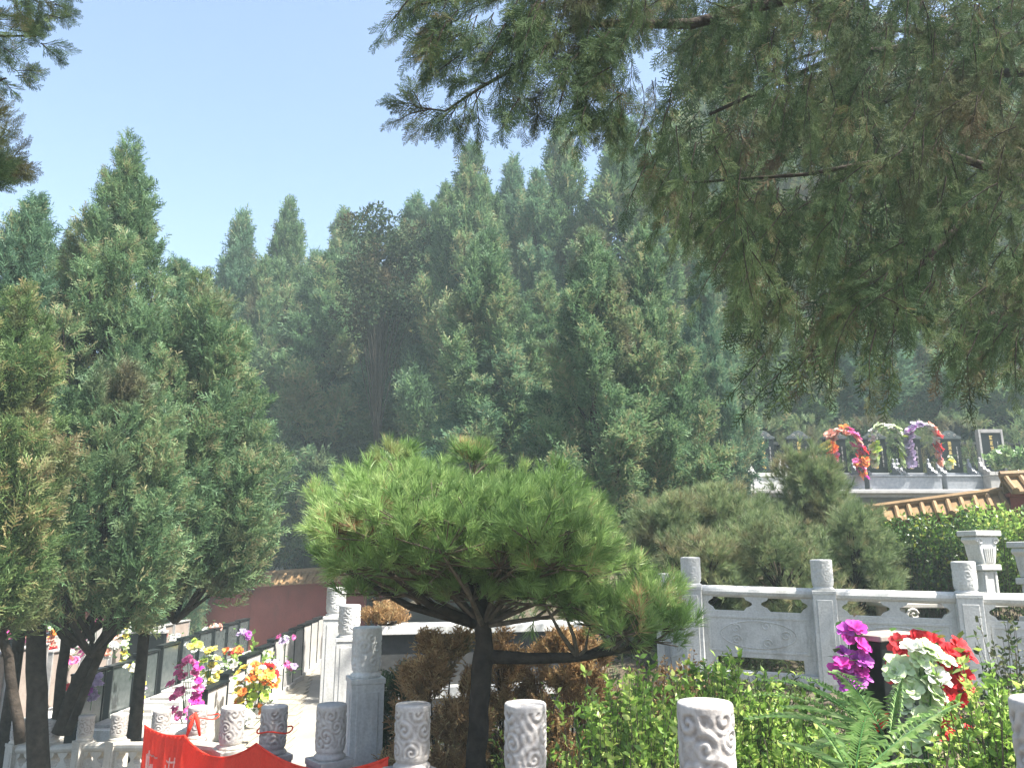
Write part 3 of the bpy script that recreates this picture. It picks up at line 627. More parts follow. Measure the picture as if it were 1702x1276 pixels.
# ---------------------------------------------------------------- sunken burial ground (left)
def row_stone(label, x, y, z, h, mat, edge, L=.80, facing=1, plinth='granite_pale', group=None, rot=0, plinth_h=.26, seed=0):
    """slab standing along the row; its grave bed lies on the facing side"""
    t = thing('headstone', label, 'headstone', (x, y, z), rot, group)
    sl = MB().box(-.045, .045, -L/2+.03, L/2-.03, .1, h).build('slab', mat, t, bevel=.008)
    MB().box(-.065, .065, -L/2, -L/2+.028, .1, h+.02).build('edge_trim', edge, t, bevel=.004)
    MB().box(-.058, .058, L/2-.028, L/2, .1, h+.02).build('edge_trim', edge, t, bevel=.004)
    MB().box(-.07, .07, -L/2-.01, L/2+.01, h+.022, h+.05).build('cap', edge if mat != 'granite_black' else 'granite_black', t, bevel=.005)
    f = facing; x0, x1 = sorted((f*.08, f*.75))
    MB().box(x0, x1, -L/2+.01, L/2-.01, 0, plinth_h).build('grave_bed', plinth, t, bevel=.012)
    x0, x1 = sorted((f*.20, f*.62)); MB().box(x0, x1, -L*.3, L*.3, plinth_h+.001, plinth_h+.045).build('bed_cover', 'marble' if plinth != 'marble' else 'granite_grey', t, bevel=.01)
    MB().box(-.10, .10, -L/2, L/2, 0, .099).build('foot', plinth, t, bevel=.006)
    return t
Z0 = -.89
for k in range(10):
    row_stone('light grey black-edged headstone beside the paved path, %s from the near end' % (ORD[k] if k else 'first'), -4.02-.085*k, 11.2+1.0*k, Z0, [.80, .86, .98, 1.0, 1.04, 1.04, 1.06, 1.06, 1.06, 1.06][k], 'granite_pale', 'granite_black', .80, -1 if k % 2 else -1, group='headstones beside the path')
HB = [.98, .95, 1.0, 1.02, 1.04, 1.05, 1.04, 1.05, 1.05]
for k in range(9):
    row_stone('polished black headstone in the middle row of the burial ground, %s from the near end' % (ORD[k] if k else 'first'), -5.72-.095*k, 11.2+1.05*k, Z0, HB[k], 'granite_slate', 'granite_black', .70, 1, plinth='marble', group='black headstones of the middle row', plinth_h=.34)
for k in range(8):
    row_stone('brownish headstone in the third row behind the cypress trunks, %s from the near end' % (ORD[k] if k else 'first'), -7.05-.1*k, 11.0+1.15*k, Z0, 1.2 if k < 2 else 1.05, 'granite_warm', 'granite_grey', .85, 1, group='brown headstones of the third row')
for k in range(8):
    row_stone('grey headstone in the outermost row at the left edge, %s from the near end' % (ORD[k] if k else 'first'), -8.9-.1*k, 11.0+1.15*k, Z0, 1.0, 'granite_grey', 'granite_black', .75, 1, group='grey headstones of the outermost row')
# two broad stones facing the camera
def face_stone(label, u, v, d, wd, h, mat='granite_black'):
    p = at(u, v, d); t = thing('headstone', label, 'headstone', (p.x, p.y, Z0))
    top = p.z - Z0
    MB().box(-wd/2, wd/2, -.06, .06, .35, top).build('slab', mat, t, bevel=.01)
    MB().box(-wd/2-.02, wd/2+.02, -.075, .075, top+.001, top+.05).build('cap', 'granite_pale', t, bevel=.008)
    MB().box(-wd/2-.05, wd/2+.05, -.4, .15, 0, .349).build('base', 'granite_dark', t, bevel=.01)
    MB().box(-wd/2, wd/2, -.42, -.2, .35, .40).build('ledge', 'granite_pale', t, bevel=.008)
    return t
face_stone('broad black headstone facing the viewer with white blossoms on its top', 241, 1052, 15.2, .78, 1)
face_stone('low dark headstone near the red wall with pink blossoms on it, at the left edge', 20, 1068, 15.5, .7, 1, 'granite_warm')
t = thing('sign', 'small dark board with white marks above the red wall', 'sign', tuple(at(456, 952, 22.4)))
MB().box(-.42, .42, -.03, .03, -.06, .40).build('board', 'granite_black', t, bevel=.008)
m = MB()
for k, (x, z) in enumerate([(-.2, .17), (.08, .10), (.22, .12)]): m.box(x-.05, x+.05, -.036, -.032, z-.03, z+.03); m.box(x-.015, x+.015, -.040, -.0365, z-.08, z+.08)
m.build('marks', 'granite_pale', t)
m = MB(); m.box(-.3, -.25, -.02, .02, -1.2, -.062); m.box(.25, .3, -.02, .02, -1.2, -.062); m.build('posts', 'granite_dark', t)

fl = [
 ('pink and white wreath hanging over a brown headstone behind the leaning trunk', 'wreath', 'wreath', (160, 1092, 13.2), arch_items(.42, .55, 22, .07, ['pink', ('pink', 'salmon'), ('white', 'pink'), 'white', ('white', 'salmon')], 11, .03), 14),
 ('bright pink cluster on the low stone at the left edge', 'flowers', 'posy', (30, 1062, 15.3), heap(10, .26, .08, .075, ['red', 'pink', 'salmon'], 12), 8),
 ('red and orange posy between the two left trunks', 'flowers', 'posy', (78, 1076, 13.5), heap(9, .10, .16, .07, ['red', 'salmon', 'orange', 'green'], 13), 14),
 ('long row of white blossoms on top of the broad black headstone', 'flowers', 'garland', (241, 1047, 15.15), [(-.34+.075*i, 0, .02*(i % 2), .055, 'white') for i in range(10)], 8),
 ('upright strip of pale yellow blossoms left of the broad black headstone', 'flowers', 'garland', (206, 1088, 13.6), [(.02*(i % 2), 0, .065*i-.1, .055, 'green' if i % 2 else 'yellow') for i in range(10)], 12),
 ('spray of white blossoms above the leaning trunk', 'flowers', 'posy', (188, 1078, 13.0), heap(8, .16, .05, .06, ['white', 'green'], 15), 10),
 ('lilac blossoms on the white block behind the first black headstone', 'flowers', 'posy', (152, 1160, 11.0), heap(14, .08, .15, .055, ['lilac', 'purple', 'lilac'], 16), 8),
 ('magenta pink blossom arch beside the middle row of black headstones', 'wreath', 'wreath', (308, 1186, 10.6), arch_items(.20, .66, 26, .065, ['pink', ('pink', 'magenta')], 17, .03), 8),
 ('yellow green blossom column behind the magenta arch', 'flowers', 'bouquet', (347, 1136, 12.6), heap(26, .14, .28, .06, ['lime', 'yellow', 'green', 'yellow'], 18), 24),
 ('orange and red posy on a dark stone near the end of the middle row', 'flowers', 'posy', (384, 1090, 14.5), heap(8, .14, .09, .075, ['orange', 'red', 'salmon'], 19), 12),
 ('large yellow, white and orange bouquet among the light grey headstones', 'flowers', 'bouquet', (418, 1180, 11.2), heap(44, .26, .32, .07, ['yellow', 'lime', 'white', 'yellow', 'white', 'orange'], 20), 40),
 ('bright orange blossoms topping the large mixed bouquet', 'flowers', 'bouquet', (440, 1135, 11.5), heap(12, .12, .16, .08, ['orange', 'orange', 'red'], 21), 10),
 ('lilac posy near the far end of the row beside the path', 'flowers', 'posy', (474, 1066, 14.9), heap(8, .14, .05, .06, ['lilac', 'pink', 'white'], 22), 6),
 ('small pink posy on the near side of the path row', 'flowers', 'posy', (482, 1108, 13.2), heap(5, .10, .04, .06, ['pink', 'lilac'], 23), 6),
 ('violet posy below the red wall beside green leaves', 'flowers', 'posy', (407, 1060, 16.5), heap(7, .10, .10, .07, ['purple', 'lilac'], 24), 8),
 ('white posy between the leftmost trunks', 'flowers', 'posy', (30, 1100, 12.3), heap(8, .15, .05, .06, ['white', 'white', 'lilac'], 25), 8),
 ('faint white and pink posies right of the broad black headstone', 'flowers', 'posy', (290, 1062, 15.8), heap(9, .22, .06, .06, ['white', 'salmon', 'white'], 26), 10),
 ('small yellow posy hanging on the second black headstone', 'flowers', 'posy', (216, 1112, 12.0), heap(6, .12, .03, .05, ['yellow', 'white'], 27), 6),
 ('thin yellow and pink strip of blossoms on a black stone edge', 'flowers', 'garland', (236, 1170, 11.4), [(.01*(i % 2), 0, .06*i-.1, .038, ['yellow', 'white', 'lilac'][i % 3]) for i in range(7)], 5),
 ('pink blossoms low in front of the white post at the red banner', 'flowers', 'posy', (313, 1195, 10.4), heap(5, .06, .06, .05, ['pink', 'magenta'], 28), 3),
 ('white and pink posy at the foot of the third brownish headstone', 'flowers', 'posy', (112, 1098, 12.6), heap(8, .12, .08, .06, ['white', 'pink', 'salmon'], 41), 8),
 ('red posy resting on the floor beside the lilac blossoms', 'flowers', 'posy', (128, 1150, 11.6), heap(7, .10, .06, .055, ['red', 'salmon'], 42), 8),
 ('yellow and white posy between the far black headstones', 'flowers', 'posy', (322, 1078, 15.0), heap(9, .14, .08, .065, ['yellow', 'white', 'lime'], 43), 10),
 ('white posy half way along the row beside the path', 'flowers', 'posy', (452, 1120, 12.4), heap(9, .12, .12, .06, ['white', 'white', 'lilac'], 44), 10),
 ('pink posy against the foot of the red wall', 'flowers', 'posy', (352, 1050, 17.5), heap(8, .16, .07, .075, ['pink', 'salmon', 'white'], 45), 8),
 ('pale green and white blossoms spilling at the base of the large mixed bouquet', 'flowers', 'posy', (402, 1200, 10.7), heap(12, .12, .10, .06, ['white', 'green', 'white'], 46), 10),
]
for i, (lab, cat, nm, (u, v, d), items, lv) in enumerate(fl):
    flower_group(lab, cat, nm, W(u, v, d), items, lv*2, 'hedge_leaf', 30+i, stem=.15)

# ---------------------------------------------------------------- foliage templates
def quads_from_segs(segs, planar=None, rng=None):
    V = []; Q = []
    for p0, p1, w0, w1 in segs:
        p0 = np.array(p0, float); p1 = np.array(p1, float); d = p1-p0; d /= (np.linalg.norm(d)+1e-9)
        n = np.array([0, 1., 0]) if planar is None else planar
        if rng is not None: n = n + rng.normal(0, .55, 3)
        s = np.cross(d, n); s /= (np.linalg.norm(s)+1e-9); k = len(V)
        V += [p0-s*w0, p0+s*w0, p1+s*w1, p1-s*w1]; Q.append((k, k+1, k+2, k+3))
    return np.array(V), np.array(Q)
def spray(nside, nsub, wd, seed, sub_len=.30, droop=0., open_=.62):
    """flat branching spray of a thuja-like twig, unit length along +z in the xz plane"""
    rng = np.random.default_rng(seed); segs = []
    def bend(p): return (p[0], p[1]+.18*p[0]*p[0]+droop*p[2]**2, p[2])
    seg = lambda a, b, w0, w1: segs.append((bend(a), bend(b), w0, w1))
    K = 3
    for k in range(K): seg((.03*math.sin(k*1.3), 0, k/K), (.03*math.sin((k+1)*1.3), 0, (k+1)/K), wd*(1-.25*k), wd*(1-.25*(k+1)))
    for i in range(nside):
        t = .12 + .82*i/nside; s = 1 if i % 2 else -1; ang = open_*rng.uniform(.8, 1.2); L = (.50-.34*t)*rng.uniform(.75, 1.15)
        bx, bz = .03*math.sin(t*K*1.3), t; ex, ez = bx+s*L*math.sin(ang), bz+L*math.cos(ang); dy = rng.normal(0, .05)
        seg((bx, 0, bz), (ex, dy, ez), wd*.8, wd*.35)
        for j in range(nsub):
            q = .22+.7*j/max(1, nsub); ss = 1 if j % 2 else -1; a2 = s*ang + ss*.62*rng.uniform(.7, 1.2); l2 = sub_len*L*rng.uniform(.8, 1.5)*(1.1-q*.4)
            cx, cz, cy = bx+(ex-bx)*q, bz+(ez-bz)*q, dy*q; seg((cx, cy, cz), (cx+l2*math.sin(a2), cy+rng.normal(0, .02), cz+l2*math.cos(a2)), wd*.6, wd*.25)
    return quads_from_segs(segs, rng=rng)
def needle_tuft(n, wd, seed, L=1.0, shoot=.8):
    rng = np.random.default_rng(seed); segs = []
    for i in range(n):
        t = rng.uniform(0, 1)**.8; a = rng.uniform(0, 6.283); el = rng.uniform(.35, 1.05)*(1.15-.6*t); l = L*rng.uniform(.7, 1.1)
        b = np.array([0, 0, shoot*t*.8]); d = np.array([math.sin(el)*math.cos(a), math.sin(el)*math.sin(a), math.cos(el)])
        m = b+d*l*.55; e = m + (d+np.array([0, 0, -.0])+rng.normal(0, .10, 3))*l*.45; nn = rng.normal(0, 1, 3)
        for p0, p1, w0, w1 in ((b, m, wd, wd*.9), (m, e, wd*.9, wd*.2)):
            dd = p1-p0; dd /= np.linalg.norm(dd); s = np.cross(dd, nn); s /= np.linalg.norm(s)+1e-9; segs.append((p0-s*w0, p0+s*w0, p1+s*w1, p1-s*w1))
    V = np.array(segs).reshape(-1, 3); Q = np.arange(len(V)).reshape(-1, 4); return V, Q
def leaf_t(bend=.2, wd=.28):
    V = [(0, 0, 0)]; V = [(0, 0, 0), (wd*.8, .04, .3), (wd, .04, .55), (0, -.1*bend-.02, .5), (-wd, .04, .55), (-wd*.8, .04, .3), (0, -bend, 1.0)]
    Q = [(0, 1, 2, 3), (0, 3, 4, 5), (3, 2, 6, 6), (3, 6, 4, 4)]
    return np.array(V, float), [(0, 1, 2, 3), (0, 3, 4, 5), (3, 2, 6, 4)]
def frames(D, rng, roll=None, ref=None):
    """rotation matrices whose z axis is D"""
    D = D/ (np.linalg.norm(D, axis=1, keepdims=True)+1e-9)
    R0 = rng.normal(0, 1, D.shape) if ref is None else ref + rng.normal(0, roll or .3, D.shape)
    X = np.cross(R0, D); X /= np.linalg.norm(X, axis=1, keepdims=True)+1e-9; Y = np.cross(D, X)
    return np.stack([X, Y, D], -1)
def scatter(temps, P, D, S, rng, ref=None, roll=.3, var=None):
    """put templates at points; returns V, Q, var"""
    P = np.asarray(P); D = np.asarray(D); S = np.asarray(S); R = frames(D, rng, roll, ref)
    ti = rng.integers(len(temps), size=len(P)); VV = []; QQ = []; VA = []; n0 = 0
    vr = np.clip(rng.beta(2, 2, len(P)) if var is None else var, 0, 1)
    for k, (tv, tq) in enumerate(temps):
        m = np.where(ti == k)[0]
        if not len(m): continue
        v = np.einsum('nij,tj->nti', R[m], tv)*S[m][:, None, None] + P[m][:, None, :]
        q = np.asarray(tq)[None] + (np.arange(len(m))*len(tv))[:, None, None] + n0
        VV.append(v.reshape(-1, 3)); QQ.append(q.reshape(-1, q.shape[-1])); n0 += len(m)*len(tv)
        VA.append(np.clip(np.repeat(vr[m], len(tq)) + rng.normal(0, .10, len(m)*len(tq)), 0, 1))
    return np.vstack(VV), np.vstack(QQ), np.concatenate(VA)
SPRAY_HI = [spray(13, 5, .018, s) for s in range(4)]
SPRAY_MID = [spray(8, 2, .040, s+10, open_=.8) for s in range(4)]
SPRAY_LOW = [spray(6, 2, .055, s+20, open_=.85) for s in range(4)]
LEAF = [leaf_t(.15, .26), leaf_t(.3, .22)]
NARROW = [leaf_t(.25, .13), leaf_t(.4, .11)]

def crown_data(seed, H, R, n_pl, per, temps, size, z0=.12, peaks=3, full=.55, shape=.8, loose=1.0):
    """flame shaped crown built of rising plumes; each plume carries its own sprays"""
    rng = np.random.default_rng(seed); P = []; D = []; S = []; VR = []; limbs = []
    hs = z0 + (1-z0)*((np.arange(n_pl)+.5)/n_pl)**1.12
    for i, h in enumerate(hs):
        a = i*2.39996 + rng.normal(0, .35); hh = (h-z0)/(1-z0)
        prof = min(1, (hh+.10)/.26)**.55 * (1-hh)**shape
        r = R*prof*rng.uniform(.72, 1.12)*(1/.78 if shape > .7 else 1.1)
        L = (.22+.28*(1-hh))*H*rng.uniform(.55, 1.0)*.62
        tip = np.array([r*math.cos(a), r*math.sin(a), H*(h + rng.uniform(-.02, .05))]); base = np.array([r*.12*math.cos(a), r*.12*math.sin(a), max(H*z0*.7, tip[2]-L*.9-r*.5)])
        mid = base*.4+tip*.6; mid[:2] *= 1.12; mid[2] -= .10*L
        limbs.append((base, mid, tip)); m = int(per*(.5+.6*(1-hh))); vr = rng.uniform(.15, .85)
        t = rng.uniform(.22, 1, m)**.75; C_ = ((1-t)**2)[:, None]*base + (2*t*(1-t))[:, None]*mid + (t**2)[:, None]*tip
        tan = (2*(1-t))[:, None]*(mid-base) + (2*t)[:, None]*(tip-mid); tan /= np.linalg.norm(tan, axis=1, keepdims=True)
        w_ = (.34*R*(.35+.65*(1-hh)))*np.sin(np.clip(t, 0, 1)*math.pi*.82+.35)*loose
        o = rng.normal(0, 1, (m, 3)); o -= (o*tan).sum(1)[:, None]*tan; o /= np.linalg.norm(o, axis=1, keepdims=True)+1e-9
        rr = rng.uniform(.15, 1, m)**.6
        P.append(C_ + o*(w_*rr)[:, None]); d = tan*.9 + o*.75 + np.array([0, 0, .45]) + rng.normal(0, .48, (m, 3)); D.append(d)
        S.append(size*rng.uniform(.65, 1.25, m)*(.85+.3*(1-hh))); VR.append(np.clip(vr + rng.normal(0, .26, m), 0, 1))
    for k in range(peaks):
        a = rng.uniform(0, 6.28); rr0 = R*.30*(k > 0)*rng.uniform(.4, 1.2); top = H*(1.0 if k == 0 else rng.uniform(.86, .96)); m = int(per*.9); t = rng.uniform(0, 1, m)
        x, y = rr0*math.cos(a), rr0*math.sin(a); wz = R*.17*(1-t)**.8+.02
        o = rng.normal(0, 1, (m, 3)); o[:, 2] = 0; o /= np.linalg.norm(o, axis=1, keepdims=True)
        c = np.stack([np.full(m, x), np.full(m, y), top-(1-t)*H*.20], 1); P.append(c + o*wz[:, None]*rng.uniform(.2, 1, m)[:, None]); D.append(o*.45+np.array([0, 0, 1.])+rng.normal(0, .15, (m, 3))); S.append(size*rng.uniform(.5, .95, m)); VR.append(rng.uniform(.2, .8, m))
    P = np.vstack(P); D = np.vstack(D); S = np.concatenate(S); VR = np.concatenate(VR)
    V, Q, va = scatter(temps, P, D, S, rng, var=VR)
    return V, Q, va, limbs
def make_tree(kind, label, seed, H, R, n_pl, per, temps, size, mat, trunks=1, clear=.12, trunk_r=.09, lean=0, loc=(0,0,0), cat='tree', **kw):
    t = thing(kind, label, cat, loc)
    V, Q, va, limbs = crown_data(seed, H, R, n_pl, per, temps, size, z0=clear, **kw)
    mesh_np('crown', V, Q, mat, t, va)
    m = MB(); rng = random.Random(seed)
    pts = [(0, 0, -.15)]; 
    for k in range(1, 8): z = k/7*H*.9; pts.append((rng.uniform(-.04, .04)*R*k*.4, rng.uniform(-.04, .04)*R*k*.4, z))
    m.tube(pts, [trunk_r*(1.25 if k == 0 else 1)*(1-.8*k/7) for k in range(8)], 10)
    m.build('trunk', 'bark', t, smooth=True)
    b = MB()
    for q, (ba, mi, ti) in enumerate(limbs):
        if q % 2 == 0 or len(limbs) < 40: b.tube([(0, 0, max(.05, ba[2]-.1)), tuple(ba), tuple(mi), tuple(ba*.1+ti*.9)], [trunk_r*.35, trunk_r*.28, trunk_r*.16, .004], 5)
    b.build('limbs', 'bark', t)
    return t
def place(label, src, u, vtop, d, wpx, H0, W0, rot, z=None, kind_mat=None):
    """copy a tree so that its top and width are right at its real distance"""
    top = at(u, vtop, d); gzv = gz(top.x, d) if z is None else z
    sz = (top.z-gzv)/H0; sx = (wpx/F*d*1.02)/W0; sx = max(min(sx, sz*1.7), sz*.5)
    return copy_thing(src, label, (top.x, d, gzv-.05), rot, (sx, sx, sz))

# ---------------------------------------------------------------- trees in the middle distance
protoA = make_tree('cypress_tree', 'x', 101, 6.0, 1.35, 74, 190, SPRAY_LOW, .25, 'cypress', clear=.10, trunk_r=.10, loose=.75, shape=.85)
protoB = make_tree('cypress_tree', 'x', 102, 6.0, 1.35, 70, 190, SPRAY_LOW, .26, 'cypress_blue', clear=.08, trunk_r=.10, shape=.8, peaks=3, loose=.8)
protoC = make_tree('cypress_tree', 'x', 103, 6.0, 1.35, 66, 200, SPRAY_LOW, .25, 'cypress', clear=.12, trunk_r=.11, shape=.7, peaks=5, loose=.85)
protoD = make_tree('cypress_tree', 'x', 104, 7.0, 1.5, 60, 160, SPRAY_LOW, .36, 'cypress_slope', clear=.06, trunk_r=.13, shape=.6, peaks=3)
W0 = 3.1
used = {}
def T(label, src, u, v, d, wpx, rot, z=None):
    H0 = 7.0 if src is protoD else 6.0; w0 = 3.4 if src is protoD else 3.1
    if src.name not in used:
        used[src.name] = 1; top = at(u, v, d); g = gz(top.x, d) if z is None else z; sz = (top.z-g)/H0; sx = (wpx/F*d*1.02)/w0; sx = max(min(sx, sz*1.7), sz*.5)
        src['label'] = label; src.location = (top.x, d, g-.05); src.scale = (sx, sx, sz); src.rotation_euler = (0, 0, rot); return src
    return place(label, src, u, v, d, wpx, H0, w0, rot, z)
T('narrow dark cypress with twin tips against the sky, left of centre', protoB, 405, 368, 23.5, 240, .3)
T('slender cypress with the sharp tip just right of the narrow dark one', protoA, 480, 356, 24.5, 230, 1.1)
T('soft green cypress standing in front of the two slender tips', protoC, 545, 440, 23.2, 330, 2.0)
T('cypress with a thin isolated spire at the foot of the rising skyline', protoA, 572, 372, 27, 240, 2.6)
T('cypress behind the broadleaf top on the rising skyline', protoB, 690, 340, 24, 270, 4.1)
T('cypress with the highest pointed top in the middle of the skyline', protoC, 783, 262, 21, 270, .9)
T('cypress with pointed tip right of the highest middle one', protoB, 852, 276, 24, 210, 5.2)
T('tall cypress meeting the hanging twigs on the skyline', protoA, 935, 222, 22, 260, 3.3)
T('large cypress at the top of the skyline below the overhanging boughs', protoC, 1030, 215, 21, 330, 5.7)
T('dense blue green cypress below the middle spire', protoB, 700, 425, 24.5, 330, 1.9)
T('cypress filling the gap between the blue green one and the big front one', protoC, 815, 400, 15.8, 300, 3.9)
T('big sunlit cypress in front, right of centre, above the pine', protoC, 985, 395, 13.4, 300, 4.4)
T('broad cypress beside the pale upper tombs, its right edge sunlit', protoA, 1068, 395, 14.0, 250, 2.3)
T('cypress between the broad one and the shaded slope', protoB, 1165, 420, 17, 160, .2)
T('cypress low in the centre behind the flat topped pine', protoB, 830, 540, 15.5, 300, 5.0)
T('small cypress crown right behind the flat topped pine', protoA, 655, 560, 23.3, 300, 3.6)
T('cypress with low round shoulder left of the soft green one', protoC, 455, 560, 22.8, 210, 1.3)
T('far cypress glimpsed between the left group and the twin tips', protoA, 345, 470, 24, 150, 4.9)
T('small far cypress against the sky beside the left group', protoB, 318, 480, 21, 120, 2.9)
T('short cypress filling in below the two slender tips', protoA, 440, 450, 23, 200, 3.4)
T('cypress with small tip between the thin spire and the slender tips', protoB, 525, 432, 25, 200, .6)
T('cypress top just left of the broadleaf top', protoC, 615, 405, 25.5, 220, 2.2)
T('cypress tip low on the left flank of the highest middle one', protoA, 740, 325, 23.5, 220, 5.4)
T('cypress tip low between the two tallest middle ones', protoC, 818, 345, 21.5, 230, .4)
T('cypress tip left of the tall one that meets the hanging twigs', protoB, 893, 300, 21.5, 220, 2.7)
T('cypress below the hanging twigs, half way up the slope', protoA, 905, 470, 17, 230, 4.7)
T('green cypress on the edge of the shaded slope, left of the tombs', protoC, 1190, 330, 24.6, 280, 1.5)
T('green cypress right behind the first two pale tombs', protoA, 1270, 420, 24.9, 260, 3.0)
T('green cypress behind the orange wreath, dipping under the boughs', protoB, 1375, 400, 25.2, 270, 4.3)
T('green cypress behind the lilac wreath, dipping under the boughs', protoC, 1500, 390, 25.2, 280, 5.6)
T('green cypress behind the framed stele, dipping under the boughs', protoA, 1640, 380, 25.0, 290, 1.0)
# slope above the tombs, in the shade of the overhanging boughs
T('dark cypress at the left edge of the shaded slope above the tombs', protoD, 1130, 200, 25, 330, .5)
T('dark cypress behind the second pale tomb, on the shaded slope', protoD, 1265, 170, 27, 340, 1.7)
T('dark cypress over the half hidden tomb, high on the slope', protoD, 1385, 140, 26.5, 340, 2.8)
T('dark cypress behind the green and lilac wreaths, high on the slope', protoD, 1510, 120, 28, 360, 3.9)
T('dark cypress at the right edge, high on the slope', protoD, 1640, 80, 27, 380, 5.0)
T('dark cypress beyond the right edge of the view on the slope', protoD, 1800, 60, 27, 400, .9)
T('farther dark cypress on top of the slope, left of its middle', protoD, 1200, 110, 33, 330, 5.6)
T('farther dark cypress on top of the slope, in its middle', protoD, 1440, 60, 34, 360, 4.6)
T('farther dark cypress on top of the slope, at its right', protoD, 1700, 0, 34, 380, 3.0)
# broadleaf top on the skyline
def leafy_cloud(rng, centres, n, rad, size, temps):
    ci = rng.integers(len(centres), size=n); o = rng.normal(0, 1, (n, 3)); o /= np.linalg.norm(o, axis=1, keepdims=True); rr = rng.uniform(.3, 1, n)**.5
    P = np.array(centres)[ci] + o*rad*rr[:, None]; D = o + rng.normal(0, .6, (n, 3)); return scatter(temps, P, D, size*rng.uniform(.6, 1.2, n), rng)
rng = np.random.default_rng(5); p = at(640, 352, 21); zb = gz(p.x, 21); t = thing('broadleaf_tree', 'round topped broadleaf tree with gaps in its crown on the rising skyline', 'tree', (p.x, 21, zb)); Ht = p.z-zb
cs = [(rng.normal(0, .55), rng.normal(0, .5), Ht-.25-rng.uniform(0, 3.4)) for _ in range(44)]
V, Q, va = leafy_cloud(rng, cs, 9500, .38, .12, LEAF); mesh_np('crown', V, Q, 'cypress_dark', t, va)
m = MB(); m.tube([(0, 0, -.2), (.05, 0, Ht*.5), (0, 0.05, Ht*.85)], [.12, .09, .03], 8); m.build('trunk', 'bark', t)
m = MB(); [m.tube([(0, 0, c[2]*.6), (c[0]*.5, c[1]*.5, c[2]*.85), c], [.025, .015, .006], 5) for c in cs]; m.build('limbs', 'bark', t)

# ---------------------------------------------------------------- near trees on the left
NEAR = dict(temps=SPRAY_MID)
def near_tree(label, seed, u, vtop, d, Rr, mat, n_pl=85, per=150, size=.20, clear=.28, trunk=[(60, 1276)], tr=.085, **kw):
    top = at(u, vtop, d); base = at(trunk[0][0], 1180, d); g = gz(base.x, d); H = top.z-g
    clear = (at(u, kw.pop('vb', 950), d).z - g)/H
    t = make_tree('cypress_tree', label, seed, H, Rr, n_pl, per, SPRAY_MID, size, mat, clear=clear, trunk_r=tr, loc=(top.x, d, g), **kw)
    return t, H
# custom trunks follow the photograph: several leaning stems
def stems(t, paths):
    L = t.location
    for ch in list(t.children):
        if ch.name.startswith('trunk'): bpy.data.objects.remove(ch)
    for pts in paths:
        m = MB(); P = [at(u, v, d)-L for u, v, d, r in pts]; R = [r for *_, r in pts]
        Pn = []; Rn = []
        for i in range(len(P)-1):
            for k in range(4): f = k/4; Pn.append(P[i].lerp(P[i+1], f) + Vector((math.sin(i*3+k*1.7)*.008, 0, 0))); Rn.append(R[i]*(1-f)+R[i+1]*f)
        Pn.append(P[-1]); Rn.append(R[-1]); m.tube(Pn, Rn, 12); m.build('trunk', 'bark', t, smooth=True)
t, H = near_tree('tall cypress of the left group with the highest pointed top, thick straight trunk', 201, 215, 268, 9.2, 1.12, 'cypress', n_pl=110, per=170, trunk=[(150, 0)], clear=.30, shape=.75, peaks=4)
stems(t, [[(98, 1218, 9.2, .078), (130, 1130, 9.2, .070), (185, 1040, 9.2, .062), (182, 960, 9.2, .058), (200, 760, 9.2, .05), (214, 400, 9.2, .015)]])
t, H = near_tree('cypress at the far left of the group with a blunt top under the left boughs', 202, 52, 348, 8.6, .78, 'cypress_blue', n_pl=70, per=170, trunk=[(60, 0)], clear=.32, shape=.7)
stems(t, [[(64, 1330, 8.3, .105), (62, 1150, 8.3, .095), (58, 1000, 8.3, .085), (55, 800, 8.5, .06), (52, 500, 8.6, .02)]])
t, H = near_tree('cypress forming the rounded right shoulder of the left group', 203, 340, 490, 9.4, 1.05, 'cypress', n_pl=80, per=170, trunk=[(150, 0)], clear=.27, shape=.5, peaks=3, vb=900)
stems(t, [[(92, 1215, 9.3, .06), (108, 1080, 9.3, .055), (122, 985, 9.4, .05), (230, 860, 9.4, .04), (345, 640, 9.4, .015)]])
t, H = near_tree('yellowish cypress nearest on the left, cut off by the left edge', 204, 25, 500, 6.9, .66, 'cypress_warm', n_pl=80, per=150, size=.16, trunk=[(10, 0)], clear=.33, shape=.5, peaks=2)
stems(t, [[(34, 1235, 7.0, .045), (14, 1090, 7.0, .04), (-12, 1000, 7.0, .035), (10, 800, 6.9, .02)]])
t, H = near_tree('cypress with small pointed top right of the tallest one in the left group', 205, 300, 438, 10.4, .7, 'cypress_blue', n_pl=70, per=130, trunk=[(250, 0)], clear=.25, shape=.7)
t, H = near_tree('lower cypress crown in the middle of the left group with dry tips', 206, 205, 610, 8.2, .85, 'cypress', n_pl=70, per=150, size=.18, trunk=[(190, 0)], clear=.38, shape=.45, peaks=2)
stems(t, [[(112, 1218, 8.9, .045), (170, 1080, 8.7, .04), (200, 960, 8.4, .04), (205, 760, 8.2, .02)]])
t, H = near_tree('green cypress between the tallest one and the far left one', 207, 118, 400, 9.9, .75, 'cypress', n_pl=70, per=140, trunk=[(120, 0)], clear=.3, shape=.6)

